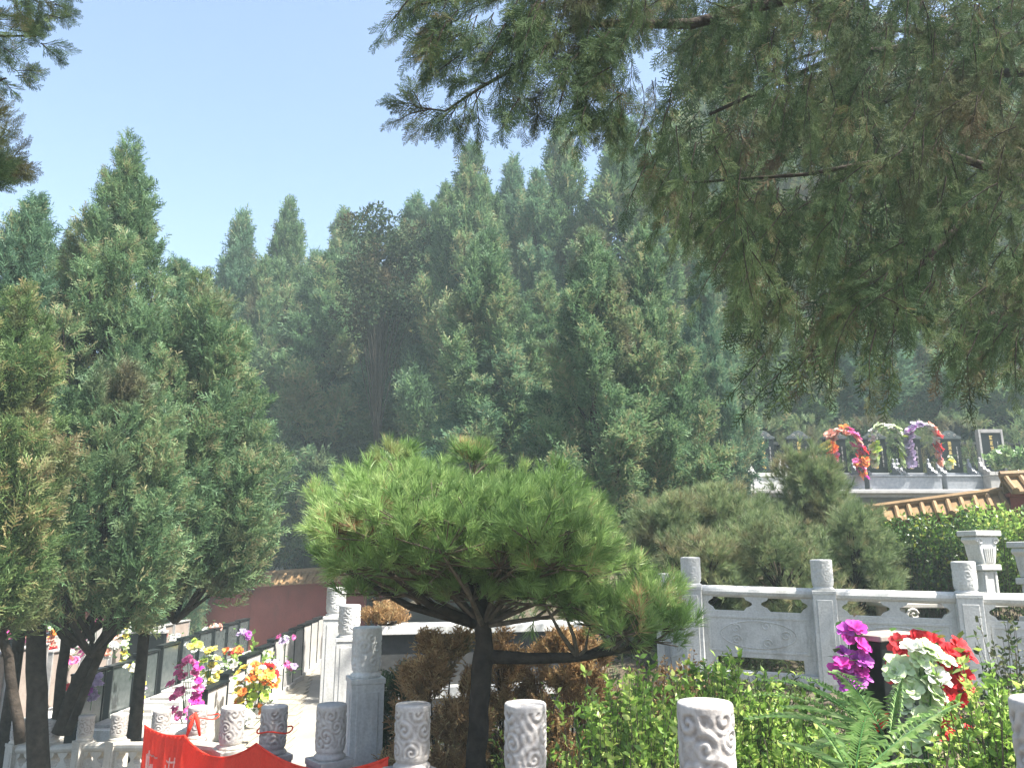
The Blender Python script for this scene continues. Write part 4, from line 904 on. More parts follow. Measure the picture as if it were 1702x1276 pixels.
# ---------------------------------------------------------------- flat topped pine in the centre
PINE_T = [needle_tuft(44, .017, s, 1.0) for s in range(5)]
def build_pine():
    t = thing('pine_tree', 'flat topped pine with long bright needles and dark trunk in the centre', 'tree', tuple(Vector((*at(795, 1276, 4.75).xy, 0))))
    L = t.location; rng = np.random.default_rng(9)
    pt = lambda u, v, d: at(u, v, d) - L
    trunk = [pt(790, 1420, 4.75), pt(792, 1276, 4.75), pt(796, 1180, 4.75), pt(804, 1090, 4.75), pt(803, 1040, 4.75), pt(800, 985, 4.75), pt(790, 930, 4.75)]
    m = MB(); Pn = []; Rn = []
    R = [.066, .060, .055, .058, .046, .038, .026]
    for i in range(len(trunk)-1):
        for k in range(4): f = k/4; Pn.append(trunk[i].lerp(trunk[i+1], f)+Vector((rng.normal(0, .004), 0, 0))); Rn.append((R[i]*(1-f)+R[i+1]*f)*rng.uniform(.95, 1.06))
    m.tube(Pn, Rn, 14); m.build('trunk', 'bark', t, smooth=True)
    # clumps: centre in pixels, distance, radii in metres
    cl = []
    top = lambda u: np.interp(u, [480, 520, 580, 650, 760, 870, 960, 1030, 1090], [890, 815, 785, 762, 765, 775, 800, 850, 905])
    for row_, (dd, dv) in enumerate([(4.1, 52), (4.45, 20), (4.85, 0), (5.25, 2), (5.6, 12)]):
        for u in np.arange(572, 985, 54):
            uu = u + rng.normal(0, 14) + (row_ % 2)*28; sh = abs(uu-780)/262
            if sh > 1.0 - abs(dd-4.8)*.22: continue
            cl.append((uu, top(uu) + 66 + dv + rng.normal(0, 20), dd + rng.normal(0, .08), .21))
    for u in np.arange(590, 985, 46):
        for dd in (4.25, 4.7, 5.2): 
            uu = u + rng.normal(0, 15); cl.append((uu, min(985, top(uu) + 140 + rng.uniform(-10, 35)), dd, .19))
    for u in np.arange(625, 970, 42): cl.append((u+rng.normal(0, 12), 965+rng.uniform(-20, 35), rng.uniform(4.2, 5.0), .17))
    cl += [(655, 772, 4.9, .13), (785, 768, 4.8, .11)]
    rc = [(985, 1020, 4.6, .14), (1030, 1015, 4.6, .15), (1075, 1020, 4.55, .15), (1112, 1040, 4.6, .13), (1040, 1050, 4.5, .14), (1085, 1062, 4.6, .13), (1015, 1050, 4.75, .13), (980, 1030, 4.7, .12), (1090, 985, 4.7, .12), (935, 1000, 4.6, .14), (900, 985, 4.5, .13)]
    P = []; D = []; S = []; VR = []; twigs = MB(); fork = [trunk[4], trunk[5], trunk[3]]
    def clump(u, v, d, r, n, from_):
        c = np.array(pt(u, v, d)); o = rng.normal(0, 1, (n, 3)); o[:, 2] = np.abs(o[:, 2])*.9 - .35; o /= np.linalg.norm(o, axis=1, keepdims=True)
        rr = rng.uniform(.35, 1, n)**.6*r; p_ = c + o*rr[:, None]*np.array([1.15, 1.15, .8]); P.append(p_); D.append(o*.8 + np.array([0, 0, .75]) + rng.normal(0, .25, (n, 3))); S.append(rng.uniform(.070, .105, n)); VR.append(np.clip(rng.uniform(.2, .8)+rng.normal(0, .15, n), 0, 1))
        f = np.array(from_); mid = f*.45 + c*.55 + np.array([0, 0, -.08]) + rng.normal(0, .03, 3)
        twigs.tube([tuple(f), tuple(mid), tuple(c+np.array([0, 0, -.03]))], [.017, .011, .005], 6)
        for k in range(0, n, 3): twigs.tube([tuple(c*.8+mid*.2), tuple(p_[k])], [.0045, .003], 4)
    for i, (u, v, d, r) in enumerate(cl): clump(u, v, d, r, 44 if r > .18 else 30, trunk[4 + i % 2] if i % 3 else trunk[6])
    br = [trunk[3], pt(880, 1094, 4.75), pt(960, 1092, 4.7), pt(1030, 1080, 4.65), pt(1090, 1068, 4.6)]
    b = MB(); b.tube(br, [.042, .033, .028, .02, .01], 9); b.build('branch', 'bark', t, smooth=True)
    for i, (u, v, d, r) in enumerate(rc): clump(u, v, d, r, 38, br[2 if i > 6 else 3])
    b = MB()
    for u, v, d in ((620, 930, 4.6), (700, 900, 5.1), (880, 900, 4.6), (960, 930, 4.9), (760, 880, 4.5), (560, 940, 4.8), (1010, 960, 4.8), (830, 870, 5.1)):
        e = pt(u, v, d); s_ = trunk[4+int(rng.integers(2))]; mid = s_.lerp(e, .5) + Vector((0, 0, -.06)); b.tube([s_, mid, e], [.032, .022, .01], 7)
    b.build('limbs', 'bark', t, smooth=True); twigs.build('twigs', 'twig', t)
    # new shoots standing above the crown
    for u, v in ((648, 742), (655, 750), (768, 740), (780, 745), (792, 752), (775, 758), (522, 812), (870, 775)):
        for k in range(3): P.append(np.array([pt(u+k*5-5, v+6+k*4, 4.7)])); D.append(np.array([[rng.normal(0, .25), rng.normal(0, .2), 1.]])); S.append(np.array([.075])); VR.append(np.array([.97 if 760 < u < 800 else .8]))
    V, Q, va = scatter(PINE_T, np.vstack(P), np.vstack(D), np.concatenate(S), rng, var=np.concatenate(VR)); mesh_np('needles', V, Q, 'pine', t, va)
    # a few dry brown tufts on the left front
    rngb = np.random.default_rng(3); n = 16; Pp = np.array([np.array(pt(580+rngb.normal(0, 22), 878+rngb.normal(0, 14), 4.15)) for _ in range(n)])
    V, Q, va = scatter(PINE_T, Pp, rngb.normal(0, 1, (n, 3))+np.array([0, -.5, .3]), np.full(n, .075), rngb); mesh_np('dry_needles', V, Q, 'dead_leaf', t, va)
build_pine()

# ---------------------------------------------------------------- overhanging boughs
def inside(poly, x, y):
    c = False; j = len(poly)-1
    for i in range(len(poly)):
        xi, yi = poly[i]; xj, yj = poly[j]
        if (yi > y) != (yj > y) and x < (xj-xi)*(y-yi)/(yj-yi)+xi: c = not c
        j = i
    return c
def strands(t, mat, starts, dirs, lens, temps, size, per, rng, name='foliage', droop=.5, tw=.004):
    L = np.array(t.location); P = []; D = []; S = []; VR = []; REF = []; tb = MB()
    for s0, d0, ln in zip(starts, dirs, lens):
        s0 = np.array(s0)-L; d0 = np.array(d0, float); d0 /= np.linalg.norm(d0); n = per; vr = rng.uniform(.1, .9)
        pts = [s0]; d = d0.copy()
        for k in range(5): d = d + np.array([0, 0, -droop/5]) + rng.normal(0, .06, 3); d /= np.linalg.norm(d); pts.append(pts[-1]+d*ln/5)
        pts = np.array(pts); tb.tube([tuple(p) for p in pts], [tw, tw*.8, tw*.7, tw*.55, tw*.4, tw*.25], 4, cap=False)
        side = np.cross(d0, [0, 1., .2]); side /= np.linalg.norm(side)+1e-9
        for i in range(n):
            q = (i+.3)/n*5; k = min(int(q), 4); f = q-k; p = pts[k]*(1-f)+pts[k+1]*f; tan = pts[k+1]-pts[k]; tan /= np.linalg.norm(tan)
            s = (1 if i % 2 else -1); dd = tan*.85 + side*s*.55*(1-.5*q/5) + rng.normal(0, .18, 3) + np.array([0, 0, -.15]); P.append(p); D.append(dd); S.append(size*rng.uniform(.6, 1.15)*(1.15-.10*q)); VR.append(np.clip(vr+rng.normal(0, .15), 0, 1)); REF.append(np.array([0, 1., .2])+rng.normal(0, .5, 3))
        P.append(pts[-1]); D.append(pts[-1]-pts[-2]); S.append(size*.8); VR.append(vr); REF.append(np.array([0, 1., .2]))
    V, Q, va = scatter(temps, np.array(P), np.array(D), np.array(S), rng, var=np.array(VR), ref=np.array(REF), roll=.25)
    o = mesh_np(name, V, Q, mat, t, va)
    b = MB(); b.v = tb.v; b.f = [f for f in tb.f]; tw_ = b.build('twig_tmp', 'bark')
    bmx = bmesh.new(); bmx.from_mesh(o.data); n0 = len(bmx.faces); bmx.from_mesh(tw_.data); bmx.faces.ensure_lookup_table()
    for f in bmx.faces[n0:]: f.material_index = 1
    bmx.to_mesh(o.data); bmx.free(); o.data.materials.append(MATS['bark']); me_ = tw_.data; bpy.data.objects.remove(tw_); bpy.data.meshes.remove(me_)
def near_boughs():
    base = at(2080, 1000, 4.2); t = thing('cypress_tree', 'near cypress beyond the right edge, its dark boughs hanging across the top right', 'tree', (base.x, base.y, gz(base.x, base.y)))
    L = Vector(t.location); rng = np.random.default_rng(77)
    m = MB(); tp = Vector((.0, .1, 5.2)); m.tube([(0, 0, -.1), (.03, 0, 1.2), (-.04, .05, 2.6), (0, .08, 4.0), tp], [.17, .14, .12, .09, .05], 12); m.build('trunk', 'bark', t, smooth=True)
    limbs = [[(1990, 60, 4.0, .06), (1750, -30, 3.7, .045), (1450, -40, 3.4, .035), (1150, 40, 3.2, .024), (960, 40, 3.05, .014), (870, 105, 3.0, .010), (800, 145, 2.95, .007), (740, 185, 2.9, .005), (690, 178, 2.9, .003)],
             [(2000, 180, 4.2, .05), (1702, 250, 4.0, .030), (1600, 370, 3.9, .022), (1540, 430, 3.8, .014), (1490, 520, 3.8, .008)],
             [(2000, 300, 4.3, .05), (1760, 320, 4.3, .03), (1560, 250, 4.1, .02), (1340, 290, 4.0, .011), (1130, 305, 3.9, .006)],
             [(1990, -60, 3.9, .05), (1700, -150, 3.6, .04), (1300, -160, 3.2, .03), (1000, -90, 2.95, .018), (820, -20, 2.8, .010), (700, 8, 2.75, .005)],
             [(2020, 0, 4.6, .05), (1700, 60, 4.7, .035), (1400, 90, 4.5, .02), (1180, 190, 4.3, .01)],
             [(2050, 420, 4.6, .04), (1800, 460, 4.6, .025), (1650, 520, 4.5, .012), (1560, 600, 4.4, .006)]]
    b = MB()
    for ln in limbs:
        Pl = [at(u, v, d)-L for u, v, d, r in ln]; b.tube([Vector((-.02, .06, min(Pl[0].z-.3, 4.9)))]+Pl, [ln[0][3]*.6]+[r*.45 for *_, r in ln], 8)
    for ln in limbs: b.tube([at(u, v, d)-L for u, v, d, r in ln], [r for *_, r in ln], 8)
    b.build('limbs', 'bark', t, smooth=True)
    # fringe silhouettes against the sky: strands placed along the lower contour
    S0 = []; D0 = []; LN = []
    def add(u, v, d, du, dv, ln): p = at(u, v, d); q = at(u+du, v+dv, d); S0.append(tuple(p)); D0.append(tuple((q-p).normalized())); LN.append(ln)
    # free branch tip on the left
    for u, v, du, dv, ln in ((700, 180, -60, -35, .10), (715, 182, -60, 10, .14), (735, 188, -50, 22, .12), (700, 178, -20, -55, .08), (760, 175, -30, 60, .14), (775, 165, -15, 75, .17), (790, 150, 10, 70, .19), (755, 178, -45, 45, .11), (800, 150, -40, 80, .17), (830, 150, 10, 90, .17), (810, 140, -60, -10, .12), (825, 120, 30, 80, .2), (850, 110, -60, 10, .14), (860, 110, 5, 90, .2)): add(u, v, 2.9, du, dv, ln)
    poly = [(690, -60), (668, 5), (740, 30), (700, 65), (730, 90), (800, 118), (870, 120), (860, 170), (915, 175), (960, 185), (985, 215), (1030, 200), (1050, 120), (1090, -60)]
    n = 0
    while n < 170:
        u, v = rng.uniform(660, 1100), rng.uniform(-60, 200)
        if inside(poly, u, v): add(u, v, rng.uniform(2.7, 3.3), rng.normal(-45, 25)*(1 if u < 850 else .35), abs(rng.normal(30, 40)), rng.uniform(.10, .22)); n += 1
    poly2 = [(1000, -110), (1000, 150), (1050, 230), (1120, 300), (1180, 380), (1240, 440), (1330, 480), (1480, 520), (1600, 560), (1760, 560), (1760, -130), (1000, -130)]
    n = 0
    while n < 800:
        u, v = rng.uniform(1000, 1780), rng.uniform(-130, 560)
        if not inside(poly2, u, v+rng.normal(0, 30)): continue
        clus = math.sin(u*.021+1.3)*math.sin(v*.026+u*.006) + math.sin(u*.0093-v*.012+2)
        if clus < -.8: continue
        add(u, v, rng.uniform(2.9, 4.9), rng.normal(-22, 25), abs(rng.normal(55, 25)), rng.uniform(.18, .34)); n += 1
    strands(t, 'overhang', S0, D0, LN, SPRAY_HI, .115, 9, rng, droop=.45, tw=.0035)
    # hanging curtains farther out on the same crown
    S0.clear(); D0.clear(); LN.clear(); n = 0
    poly3 = [(1120, -60), (1150, 330), (1200, 420), (1240, 500), (1270, 560), (1420, 580), (1560, 590), (1780, 580), (1780, -60)]
    while n < 560:
        u, v = rng.uniform(1120, 1790), rng.uniform(-60, 600)
        if not inside(poly3, u, v+30+rng.normal(0, 50)): continue
        if math.sin(u*.017+.7)*math.sin(v*.019+u*.004+1) < -.45: continue
        add(u, v, rng.uniform(5.2, 7.8), rng.normal(-15, 25), abs(rng.normal(60, 25)), rng.uniform(.35, .6)); n += 1
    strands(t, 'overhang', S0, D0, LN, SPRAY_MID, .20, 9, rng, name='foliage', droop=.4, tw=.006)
    b = MB()
    for u0, v0, d0, u1, v1, d1 in ((1950, 150, 5, 1300, 260, 6.4), (1950, 250, 5, 1500, 420, 6.6), (1960, 60, 5, 1250, 120, 6.8), (1980, 350, 5, 1650, 520, 6.2)):
        a = at(u0, v0, d0)-L; e = at(u1, v1, d1)-L; s_ = Vector((0, .08, min(a.z-.4, 4.6))); mid = s_.lerp(e, .5)+Vector((0, 0, .35)); b.tube([s_, s_.lerp(mid, .5)+Vector((0, 0, .08)), mid, e], [.045, .034, .02, .006], 7)
    b.build('limbs', 'bark', t, smooth=True)
near_boughs()
def left_boughs():
    base = at(-420, 1100, 3.6); t = thing('cypress_tree', 'near cypress rooted beyond the left edge whose fine sprays enter at the top left corner', 'tree', (base.x, base.y, gz(base.x, base.y)))
    L = Vector(t.location); rng = np.random.default_rng(31)
    m = MB(); m.tube([(0, 0, -.1), (.03, 0, 1.6), (-.02, .03, 3.2), (0, .02, 4.6)], [.12, .10, .08, .04], 10); m.build('trunk', 'bark', t, smooth=True)
    S0 = []; D0 = []; LN = []; b = MB()
    for ends in ([(-300, 300, 3.4), (-120, 60, 3.2), (60, 60, 3.1)], [(-300, 380, 3.4), (-120, 180, 3.1), (10, 130, 3.0)], [(-300, 520, 3.4), (-120, 320, 3.1), (-10, 300, 3.0)], [(-300, 200, 3.4), (-100, -40, 3.2), (60, -30, 3.0)]):
        P = [at(*e)-L for e in ends]; b.tube([Vector((0, 0, P[0].z-.3))]+P, [.04, .025, .014, .004], 6)
    b.build('limbs', 'bark', t)
    def add(u, v, d, du, dv, ln): p = at(u, v, d); q = at(u+du, v+dv, d); S0.append(tuple(p)); D0.append(tuple((q-p).normalized())); LN.append(ln)
    poly = [(-140, -80), (105, -60), (95, 10), (80, 40), (90, 60), (85, 105), (50, 120), (30, 135), (-30, 140), (-140, 130)]
    n = 0
    while n < 75:
        u, v = rng.uniform(-140, 105), rng.uniform(-80, 140)
        if inside(poly, u, v): add(u, v, rng.uniform(2.8, 3.4), abs(rng.normal(45, 15)), rng.normal(12, 30), rng.uniform(.07, .12)); n += 1
    poly = [(-140, 190), (0, 185), (28, 210), (40, 240), (35, 270), (20, 320), (-5, 340), (-140, 360)]
    n = 0
    while n < 55:
        u, v = rng.uniform(-140, 45), rng.uniform(180, 360)
        if inside(poly, u, v): add(u, v, rng.uniform(2.8, 3.3), abs(rng.normal(45, 12)), rng.normal(-18, 25), rng.uniform(.07, .12)); n += 1
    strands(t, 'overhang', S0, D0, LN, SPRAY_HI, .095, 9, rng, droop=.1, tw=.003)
left_boughs()

# ---------------------------------------------------------------- shrubs
def leafy_bush(label, kind, loc, shoots, spread, height, leaf, per, mat, seed, temps=LEAF, up=1.0, cat='shrub', sy=None, dome=True, stem_mat='twig', part='leaves'):
    rng = np.random.default_rng(seed); t = thing(kind, label, cat, loc); P = []; D = []; S = []; VR = []; tb = MB(); sy = sy or spread
    for i in range(shoots):
        a = rng.uniform(0, 6.283); r = math.sqrt(rng.uniform(0, 1)); bx, by = r*spread*math.cos(a), r*sy*math.sin(a)
        h = height*rng.uniform(.7, 1.05)*((1-.45*r*r) if dome else 1); z0 = h*rng.uniform(0, .45)
        e = np.array([bx*1.12+rng.normal(0, .09), by*1.12+rng.normal(0, .09), h]); s_ = np.array([bx*.8, by*.8, z0]); vr = rng.beta(.8, .8)
        tb.tube([tuple(s_), tuple((s_+e)/2+rng.normal(0, .015, 3)), tuple(e)], [.0035, .003, .0015], 4, cap=False)
        tt = rng.uniform(.1, 1.02, per); p = s_*(1-tt)[:, None]+e*tt[:, None]; o = rng.normal(0, 1, (per, 3)); o[:, 2] = np.abs(o[:, 2])*.7
        P.append(p); D.append(o + np.array([0, 0, .25*up])); S.append(leaf*rng.uniform(.4, 1.3, per)); VR.append(np.clip(vr+rng.normal(0, .2, per), 0, 1))
    V, Q, va = scatter(temps, np.vstack(P), np.vstack(D), np.concatenate(S), rng, var=np.concatenate(VR)); mesh_np(part, V, Q, mat, t, va); tb.build('stems', stem_mat, t)
    return t
def on(u, v, d, z=None): p = at(u, v, d); return (p.x, d, gz(p.x, d) if z is None else z)
def bush_to(label, kind, u, vtop, d, wpx, leaf, shoots, per, mat, seed, zb=None, **kw):
    p = at(u, vtop, d); z = gz(p.x, d) if zb is None else zb; return leafy_bush(label, kind, (p.x, d, z), shoots, wpx/F*d/2, p.z-z, leaf, per, mat, seed, **kw)
# bright leafy bed, lower right
bush_to('bright green leafy shrub between the two big carved posts', 'shrub', 1040, 1105, 3.9, 210, .040, 300, 62, 'bright_leaf', 401, temps=LEAF)
bush_to('tall loose shoots of a yellow green shrub behind the bright one', 'shrub', 1060, 1090, 4.4, 110, .05, 60, 34, 'bright_leaf', 402)
bush_to('wide bright shrub behind the largest carved post', 'shrub', 1210, 1095, 4.5, 330, .042, 460, 60, 'bright_leaf', 403)
bush_to('low shrub with dry yellow tips left of the white balustrade bed', 'shrub', 1130, 1085, 5.4, 170, .035, 240, 60, 'dead_leaf', 404)
bush_to('green shrub climbing below the carved post at the bottom centre', 'shrub', 930, 1195, 3.7, 150, .035, 140, 36, 'hedge_leaf', 405)
bush_to('bushy green shrub at the bottom right in front of the dark corner post', 'shrub', 1650, 1100, 3.3, 190, .036, 260, 60, 'bright_leaf', 406)
bush_to('greyish green shrub rising at the right edge before the white balustrade', 'shrub', 1690, 1020, 5.2, 130, .04, 120, 34, 'cover', 407)
bush_to('low green growth under the fern fronds', 'shrub', 1380, 1205, 3.6, 330, .036, 420, 50, 'bright_leaf', 408)
bush_to('shady leafy growth at the foot of the red and white bouquet', 'shrub', 1530, 1215, 3.0, 240, .034, 160, 34, 'hedge_leaf', 409)
# dried brown shrubs
def dry_shrub(label, u, vtop, d, wpx, seed, n=600, zb=None, mat='dead_leaf'):
    rng = np.random.default_rng(seed); p = at(u, vtop, d); z = gz(p.x, d) if zb is None else zb; H = p.z-z; R = wpx/F*d/2
    t = thing('dry_shrub' if mat == 'dead_leaf' else 'shrub', label, 'shrub', (p.x, d, z)); a = rng.uniform(0, 6.283, n); r = np.sqrt(rng.uniform(0, 1, n)); h = rng.uniform(.05, 1, n)
    rr = R*r*np.sqrt(np.clip(1-(np.clip(h-.35, 0, 1)/.68)**2, .03, 1)); P = np.stack([rr*np.cos(a), rr*np.sin(a), h*H], 1)
    K = P[rng.integers(n, size=26)]; di = np.linalg.norm(P[:, None]-K[None], axis=2); ne = di.argmin(1); P = P*.55+K[ne]*.45; P[:, 2] *= rng.uniform(.86, 1.04, 26)[ne]
    D = np.stack([np.cos(a)*.5, np.sin(a)*.5, np.full(n, 1.)], 1)+rng.normal(0, .3, (n, 3)); V, Q, va = scatter(SPRAY_MID, P, D, (.14 if d < 15 else .30)*rng.uniform(.6, 1.2, n), rng); mesh_np('foliage', V, Q, mat, t, va)
    m = MB()
    for k in range(14): m.tube([(0, 0, 0), (P[k][0]*.5, P[k][1]*.5, P[k][2]*.5), tuple(P[k])], [.012, .008, .003], 5)
    m.build('stems', 'bark', t)
dry_shrub('orange brown dried conifer shrub left of the pine trunk', 738, 1062, 5.3, 170, 501, 1900)
dry_shrub('orange brown dried conifer shrub partly hidden right behind the pine trunk', 838, 1072, 5.7, 95, 502, 900)
dry_shrub('rusty dried shrub below the right hand pine branch', 945, 1060, 5.5, 170, 503, 1600)
dry_shrub('small dried shrub on the coping of the dark low wall', 640, 1018, 7.5, 60, 504, 220, zb=at(640, 1040, 7.5).z)
bush_to('small green shrub growing among the dried ones by the pine trunk', 'shrub', 872, 1130, 5.3, 60, .035, 40, 30, 'bright_leaf', 410)
dry_shrub('dark green conifer shrub between the path post and the dried shrub', 655, 1130, 5.9, 70, 505, 500, mat='cypress_dark')
# hillside shrubs behind the white balustrade
def needle_shrub(label, u, vtop, d, wpx, hpx, seed, n, size=.10, cone=False, mat='scrub_pine', kind='pine_shrub'):
    rng = np.random.default_rng(seed); p = at(u, vtop, d); z = min(gz(p.x, d), at(u, vtop+hpx, d).z); H = p.z-z; R = wpx/F*d/2; t = thing(kind, label, 'shrub', (p.x, d, z))
    cl = max(8, n//26); ca = rng.uniform(0, 6.283, cl); ch = rng.uniform(.08, .95, cl); cr = R*(np.clip(1.02-ch, .05, 1)**.8 if cone else np.sqrt(np.clip(1-(ch*.95)**2.4, .05, 1)))*rng.uniform(.55, 1, cl)
    ci = rng.integers(cl, size=n); o = rng.normal(0, 1, (n, 3)); o /= np.linalg.norm(o, axis=1, keepdims=True); c = np.stack([cr*np.cos(ca), cr*np.sin(ca), ch*H], 1)
    P = c[ci]+o*rng.uniform(.2, 1, n)[:, None]*min(.30, R*.4); P[:, 2] = np.clip(P[:, 2], .02, H); D = o*.8+np.array([0, 0, .8]); V, Q, va = scatter(PINE_T, P, D, size*rng.uniform(.7, 1.2, n), rng, var=np.clip(rng.uniform(.1, .9, cl)[ci]+rng.normal(0, .12, n), 0, 1)); mesh_np('needles', V, Q, mat, t, va)
    m = MB(); m.tube([(0, 0, -.1), (0, 0, H*.85)], [.035, .01], 7)
    for k in range(cl): m.tube([(0, 0, ch[k]*H*.6), tuple(c[k])], [.014, .005], 5)
    m.build('trunk', 'bark', t)
needle_shrub('conical young pine in front of the upper tombs', 1335, 745, 11.0, 190, 230, 601, 1500, .13, cone=True)
needle_shrub('spreading grey green pine shrub left of the conical young pine', 1210, 820, 10.6, 200, 160, 602, 1500, .12)
needle_shrub('low pine shrub directly right of the flat topped pine', 1110, 835, 10.2, 160, 150, 603, 1200, .12)
needle_shrub('pine shrub at the end of the tiled wall, right of the conical one', 1410, 845, 9.8, 130, 150, 604, 1000, .11)
needle_shrub('low pine shrub close behind the second post of the white balustrade', 1290, 870, 9.4, 200, 120, 605, 1200, .11)
needle_shrub('pale pine shrub behind the first post of the white balustrade', 1160, 890, 9.3, 150, 110, 606, 900, .11)
needle_shrub('pine shrub between the conical pine and the tiled wall with bare tips', 1385, 800, 11.2, 90, 120, 607, 500, .12)
bush_to('white flowering shrub left of the first pale tomb', 'shrub', 1155, 765, 18.9, 50, .13, 40, 26, 'fern', 411, zb=2.7)
bush_to('pale leafed potted shrub in front of the framed stele', 'shrub', 1668, 738, 18.8, 60, .12, 50, 26, 'fern', 412, zb=TZ+.3)
bush_to('glossy green hedge shrub under the tiled wall, left of its middle', 'hedge', 1490, 868, 10.4, 130, .06, 230, 40, 'hedge_leaf', 413, dome=False)
bush_to('glossy green hedge shrub under the tiled wall, left of the pale pedestals', 'hedge', 1575, 862, 10.2, 130, .06, 230, 40, 'hedge_leaf', 414, dome=False)
bush_to('yellow green hedge shrub behind the pale pedestals', 'hedge', 1660, 845, 10.2, 120, .06, 230, 40, 'bright_leaf', 415, dome=False)
bush_to('hedge shrub at the right edge behind the cut off pedestal', 'hedge', 1760, 850, 9.9, 130, .06, 200, 36, 'hedge_leaf', 416, dome=False)
bush_to('green leaved plant among the graves by the orange posy', 'shrub', 425, 1058, 14.0, 60, .10, 50, 24, 'bright_leaf', 417, zb=Z0)
bush_to('green plant beside the yellow blossom column near the red wall', 'shrub', 395, 1085, 14.8, 40, .10, 34, 24, 'hedge_leaf', 418, zb=Z0)
for i_, (u_, v_, w_, n_) in enumerate([(1165, 700, 120, 'behind the left end of the tomb row'), (1250, 690, 130, 'between the first two pale tombs, behind them'), (1345, 695, 130, 'behind the half hidden tomb'), (1440, 688, 130, 'behind the gap between the orange and green wreaths'), (1520, 692, 120, 'behind the lilac wreath'), (1600, 686, 130, 'behind the bare black stele'), (1690, 690, 130, 'behind the framed stele')]):
    dry_shrub('dark green clipped shrub ' + n_, u_, v_, 22.0, w_, 700+i_, 520, zb=TZ-.1, mat='cypress_slope')
# ground cover
def cover():
    rng = np.random.default_rng(55); n = 9000; x = rng.uniform(-1.0, 9, n); y = rng.uniform(4.5, 20, n); keep = x > edge_x(y)+.25; x, y = x[keep], y[keep]; z = ground(x, y)
    P = np.stack([x, y, z], 1); D = rng.normal(0, .6, P.shape)+np.array([0, 0, 1.]); V, Q, va = scatter(SPRAY_LOW+SPRAY_MID[:1], P, D, rng.uniform(.10, .22, len(x)), rng); o = mesh_np('ground_cover', V, Q, 'cover', None, va); o['kind'] = 'stuff'
cover()

# ---------------------------------------------------------------- fern-like fronds
def frond_shrub(label, loc, fr, seed):
    rng = np.random.default_rng(seed); t = thing('fern', label, 'fern', tuple(loc)); L = Vector(loc); rb = MB(); P = []; D = []; S = []; REF = []
    for tip, lift, ll in fr:
        e = tip-L; s = Vector((0, 0, .0)); mid = e*.5+Vector((0, 0, lift)); pts = [s.lerp(mid, k/12).lerp(mid.lerp(e, k/12), k/12) for k in range(13)]; rb.tube(pts, [.0045*(1-.75*k/12) for k in range(13)], 5)
        n = 22; T_ = (e-s).normalized(); side = T_.cross(Vector((0, 0, 1))).normalized(); nrm = side.cross(T_)
        for i in range(n):
            q = .18+.82*i/n; k = min(int(q*12), 11); p = pts[k].lerp(pts[k+1], q*12-k); tan = (pts[k+1]-pts[k]).normalized(); l = ll*math.sin(min(1, .25+q*.9)*math.pi*.86)
            for sg in (-1, 1): P.append(tuple(p)); D.append(tuple(side*sg+tan*.45+nrm*.1)); S.append(max(.012, l*rng.uniform(.9, 1.1))); REF.append(tuple(tan))
    rb.build('stalks', 'flower_stem', t); V, Q, va = scatter(NARROW, np.array(P), np.array(D), np.array(S), rng, ref=np.array(REF), roll=.15); mesh_np('leaflets', V, Q, 'fern', t, va)
c = at(1480, 1245, 3.1); A_ = lambda u, v, d: at(u, v, d)
frond_shrub('fern with long feathery fronds arching left below the purple bouquet', c, [(A_(1330, 1125, 3.2), .10, .085), (A_(1300, 1175, 3.0), .08, .085), (A_(1345, 1245, 2.7), .06, .075), (A_(1400, 1150, 3.4), .09, .08), (A_(1250, 1155, 3.3), .12, .08), (A_(1500, 1125, 3.1), .06, .07), (A_(1235, 1195, 2.9), .10, .08), (A_(1380, 1115, 3.3), .12, .08), (A_(1270, 1130, 3.1), .13, .085), (A_(1560, 1190, 3.0), .08, .07)], 1)
c = at(1420, 1300, 2.7); frond_shrub('large fern frond rising to the right across the red and white bouquet', c, [(A_(1600, 1165, 2.75), .05, .075), (A_(1300, 1235, 2.6), .05, .065), (A_(1440, 1190, 2.8), .04, .06), (A_(1540, 1265, 2.5), .04, .06), (A_(1350, 1195, 2.7), .06, .07)], 2)

# ---------------------------------------------------------------- near grave: dark stone and bouquets
p = at(1478, 1052, 4.3); t = thing('headstone', 'dark polished headstone seen corner-on between the purple and the red bouquets', 'headstone', (p.x, p.y, .25), .5)
hz = p.z-.25; MB().box(-.17, .17, -.07, .12, 0, hz-.03).build('slab', 'granite_black', t, bevel=.006)
MB().box(-.19, .19, -.09, .14, hz-.029, hz).build('cap', 'granite_warm', t, bevel=.006)
MB().box(-.26, .26, -.2, .24, -.2, -.001).build('base', 'granite_grey', t, bevel=.01)
def stack(pts, d, r, cols, seed):
    rng = np.random.default_rng(seed); o = at(pts[0][0], pts[0][1], d); out = []
    for u, v in pts: q = at(u, v, d)-o; out.append((q.x+rng.normal(0, .006), rng.normal(-.01, .02), q.z, r*rng.uniform(.85, 1.2), cols[rng.integers(len(cols))]))
    return tuple(o), out
o, it = stack([(1415, 1130), (1420, 1045), (1408, 1062), (1425, 1072), (1402, 1085), (1420, 1095), (1408, 1110), (1430, 1115), (1400, 1125), (1412, 1050), (1430, 1095), (1396, 1103), (1420, 1132), (1405, 1140), (1432, 1130), (1395, 1118)], 4.2, .047, ['magenta', 'purple', 'purple', 'magenta'], 1)
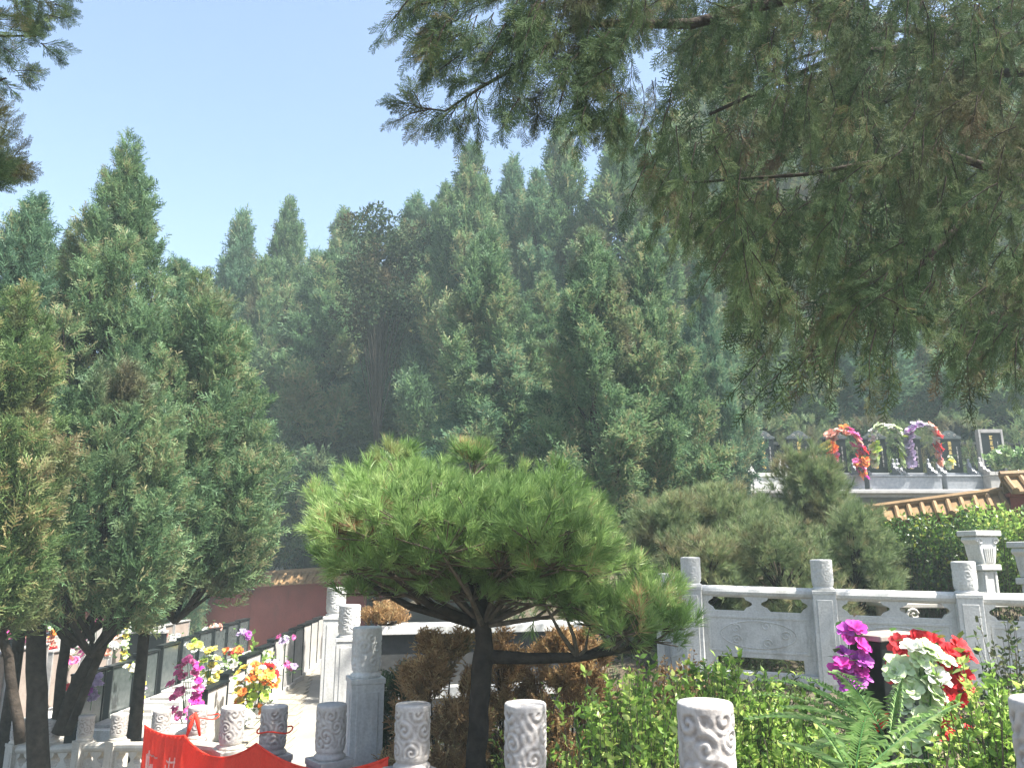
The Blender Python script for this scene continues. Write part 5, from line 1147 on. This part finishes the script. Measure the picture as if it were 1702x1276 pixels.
flower_group('purple and magenta bouquet leaning on the left of the dark headstone', 'bouquet', 'bouquet', o, it, 16, 'hedge_leaf', 61, stem=.3)
o, it = stack([(1560, 1150), (1508, 1075), (1530, 1065), (1552, 1068), (1570, 1085), (1592, 1078), (1580, 1100), (1600, 1092), (1600, 1125), (1598, 1140), (1570, 1135), (1582, 1165), (1575, 1215), (1590, 1205), (1560, 1210), (1600, 1215), (1498, 1120), (1450, 1190), (1465, 1200), (1510, 1090), (1555, 1100), (1590, 1160)], 3.75, .055, ['red'], 2)
flower_group('red blossoms of the big bouquet right of the dark headstone', 'bouquet', 'bouquet', o, it, 60, 'hedge_leaf', 62, stem=.3)
o, it = stack([(1530, 1150), (1515, 1080), (1535, 1078), (1545, 1095), (1525, 1092), (1535, 1105), (1560, 1098), (1500, 1110), (1490, 1120), (1508, 1128), (1528, 1125), (1548, 1125), (1510, 1145), (1535, 1145), (1500, 1160), (1520, 1170), (1540, 1165), (1525, 1190), (1545, 1185), (1505, 1180), (1520, 1210), (1545, 1205), (1530, 1225), (1500, 1225)], 3.6, .058, ['green', 'green', 'white', 'green'], 3)
flower_group('cascade of pale green and white blossoms in front of the red ones', 'bouquet', 'bouquet', o, it, 24, 'fern', 63, stem=.2)
haze = MB(); haze.box(-90, 90, -14, 95, -4, 26); hm = bpy.data.materials.new('haze_air'); hm.use_nodes = True; hn = hm.node_tree; hn.nodes.clear()
ho = N(hn, 'ShaderNodeOutputMaterial'); hv = N(hn, 'ShaderNodeVolumePrincipled'); hv.inputs['Color'].default_value = (.74, .93, .96, 1); hv.inputs['Density'].default_value = .0030; hv.inputs['Anisotropy'].default_value = 0
hn.links.new(hv.outputs[0], ho.inputs['Volume']); MATS['haze_air'] = hm; ob = haze.build('haze', 'haze_air'); ob['kind'] = 'stuff'; ob['label'] = 'thin pale blue haze'
for o in bpy.data.objects:
    if o.get('label') and len(o['label'].split()) > 16: print('LONG', len(o['label'].split()), o['label'])
print('objects', len(bpy.data.objects), 'faces', sum(len(m.polygons) for m in bpy.data.meshes))
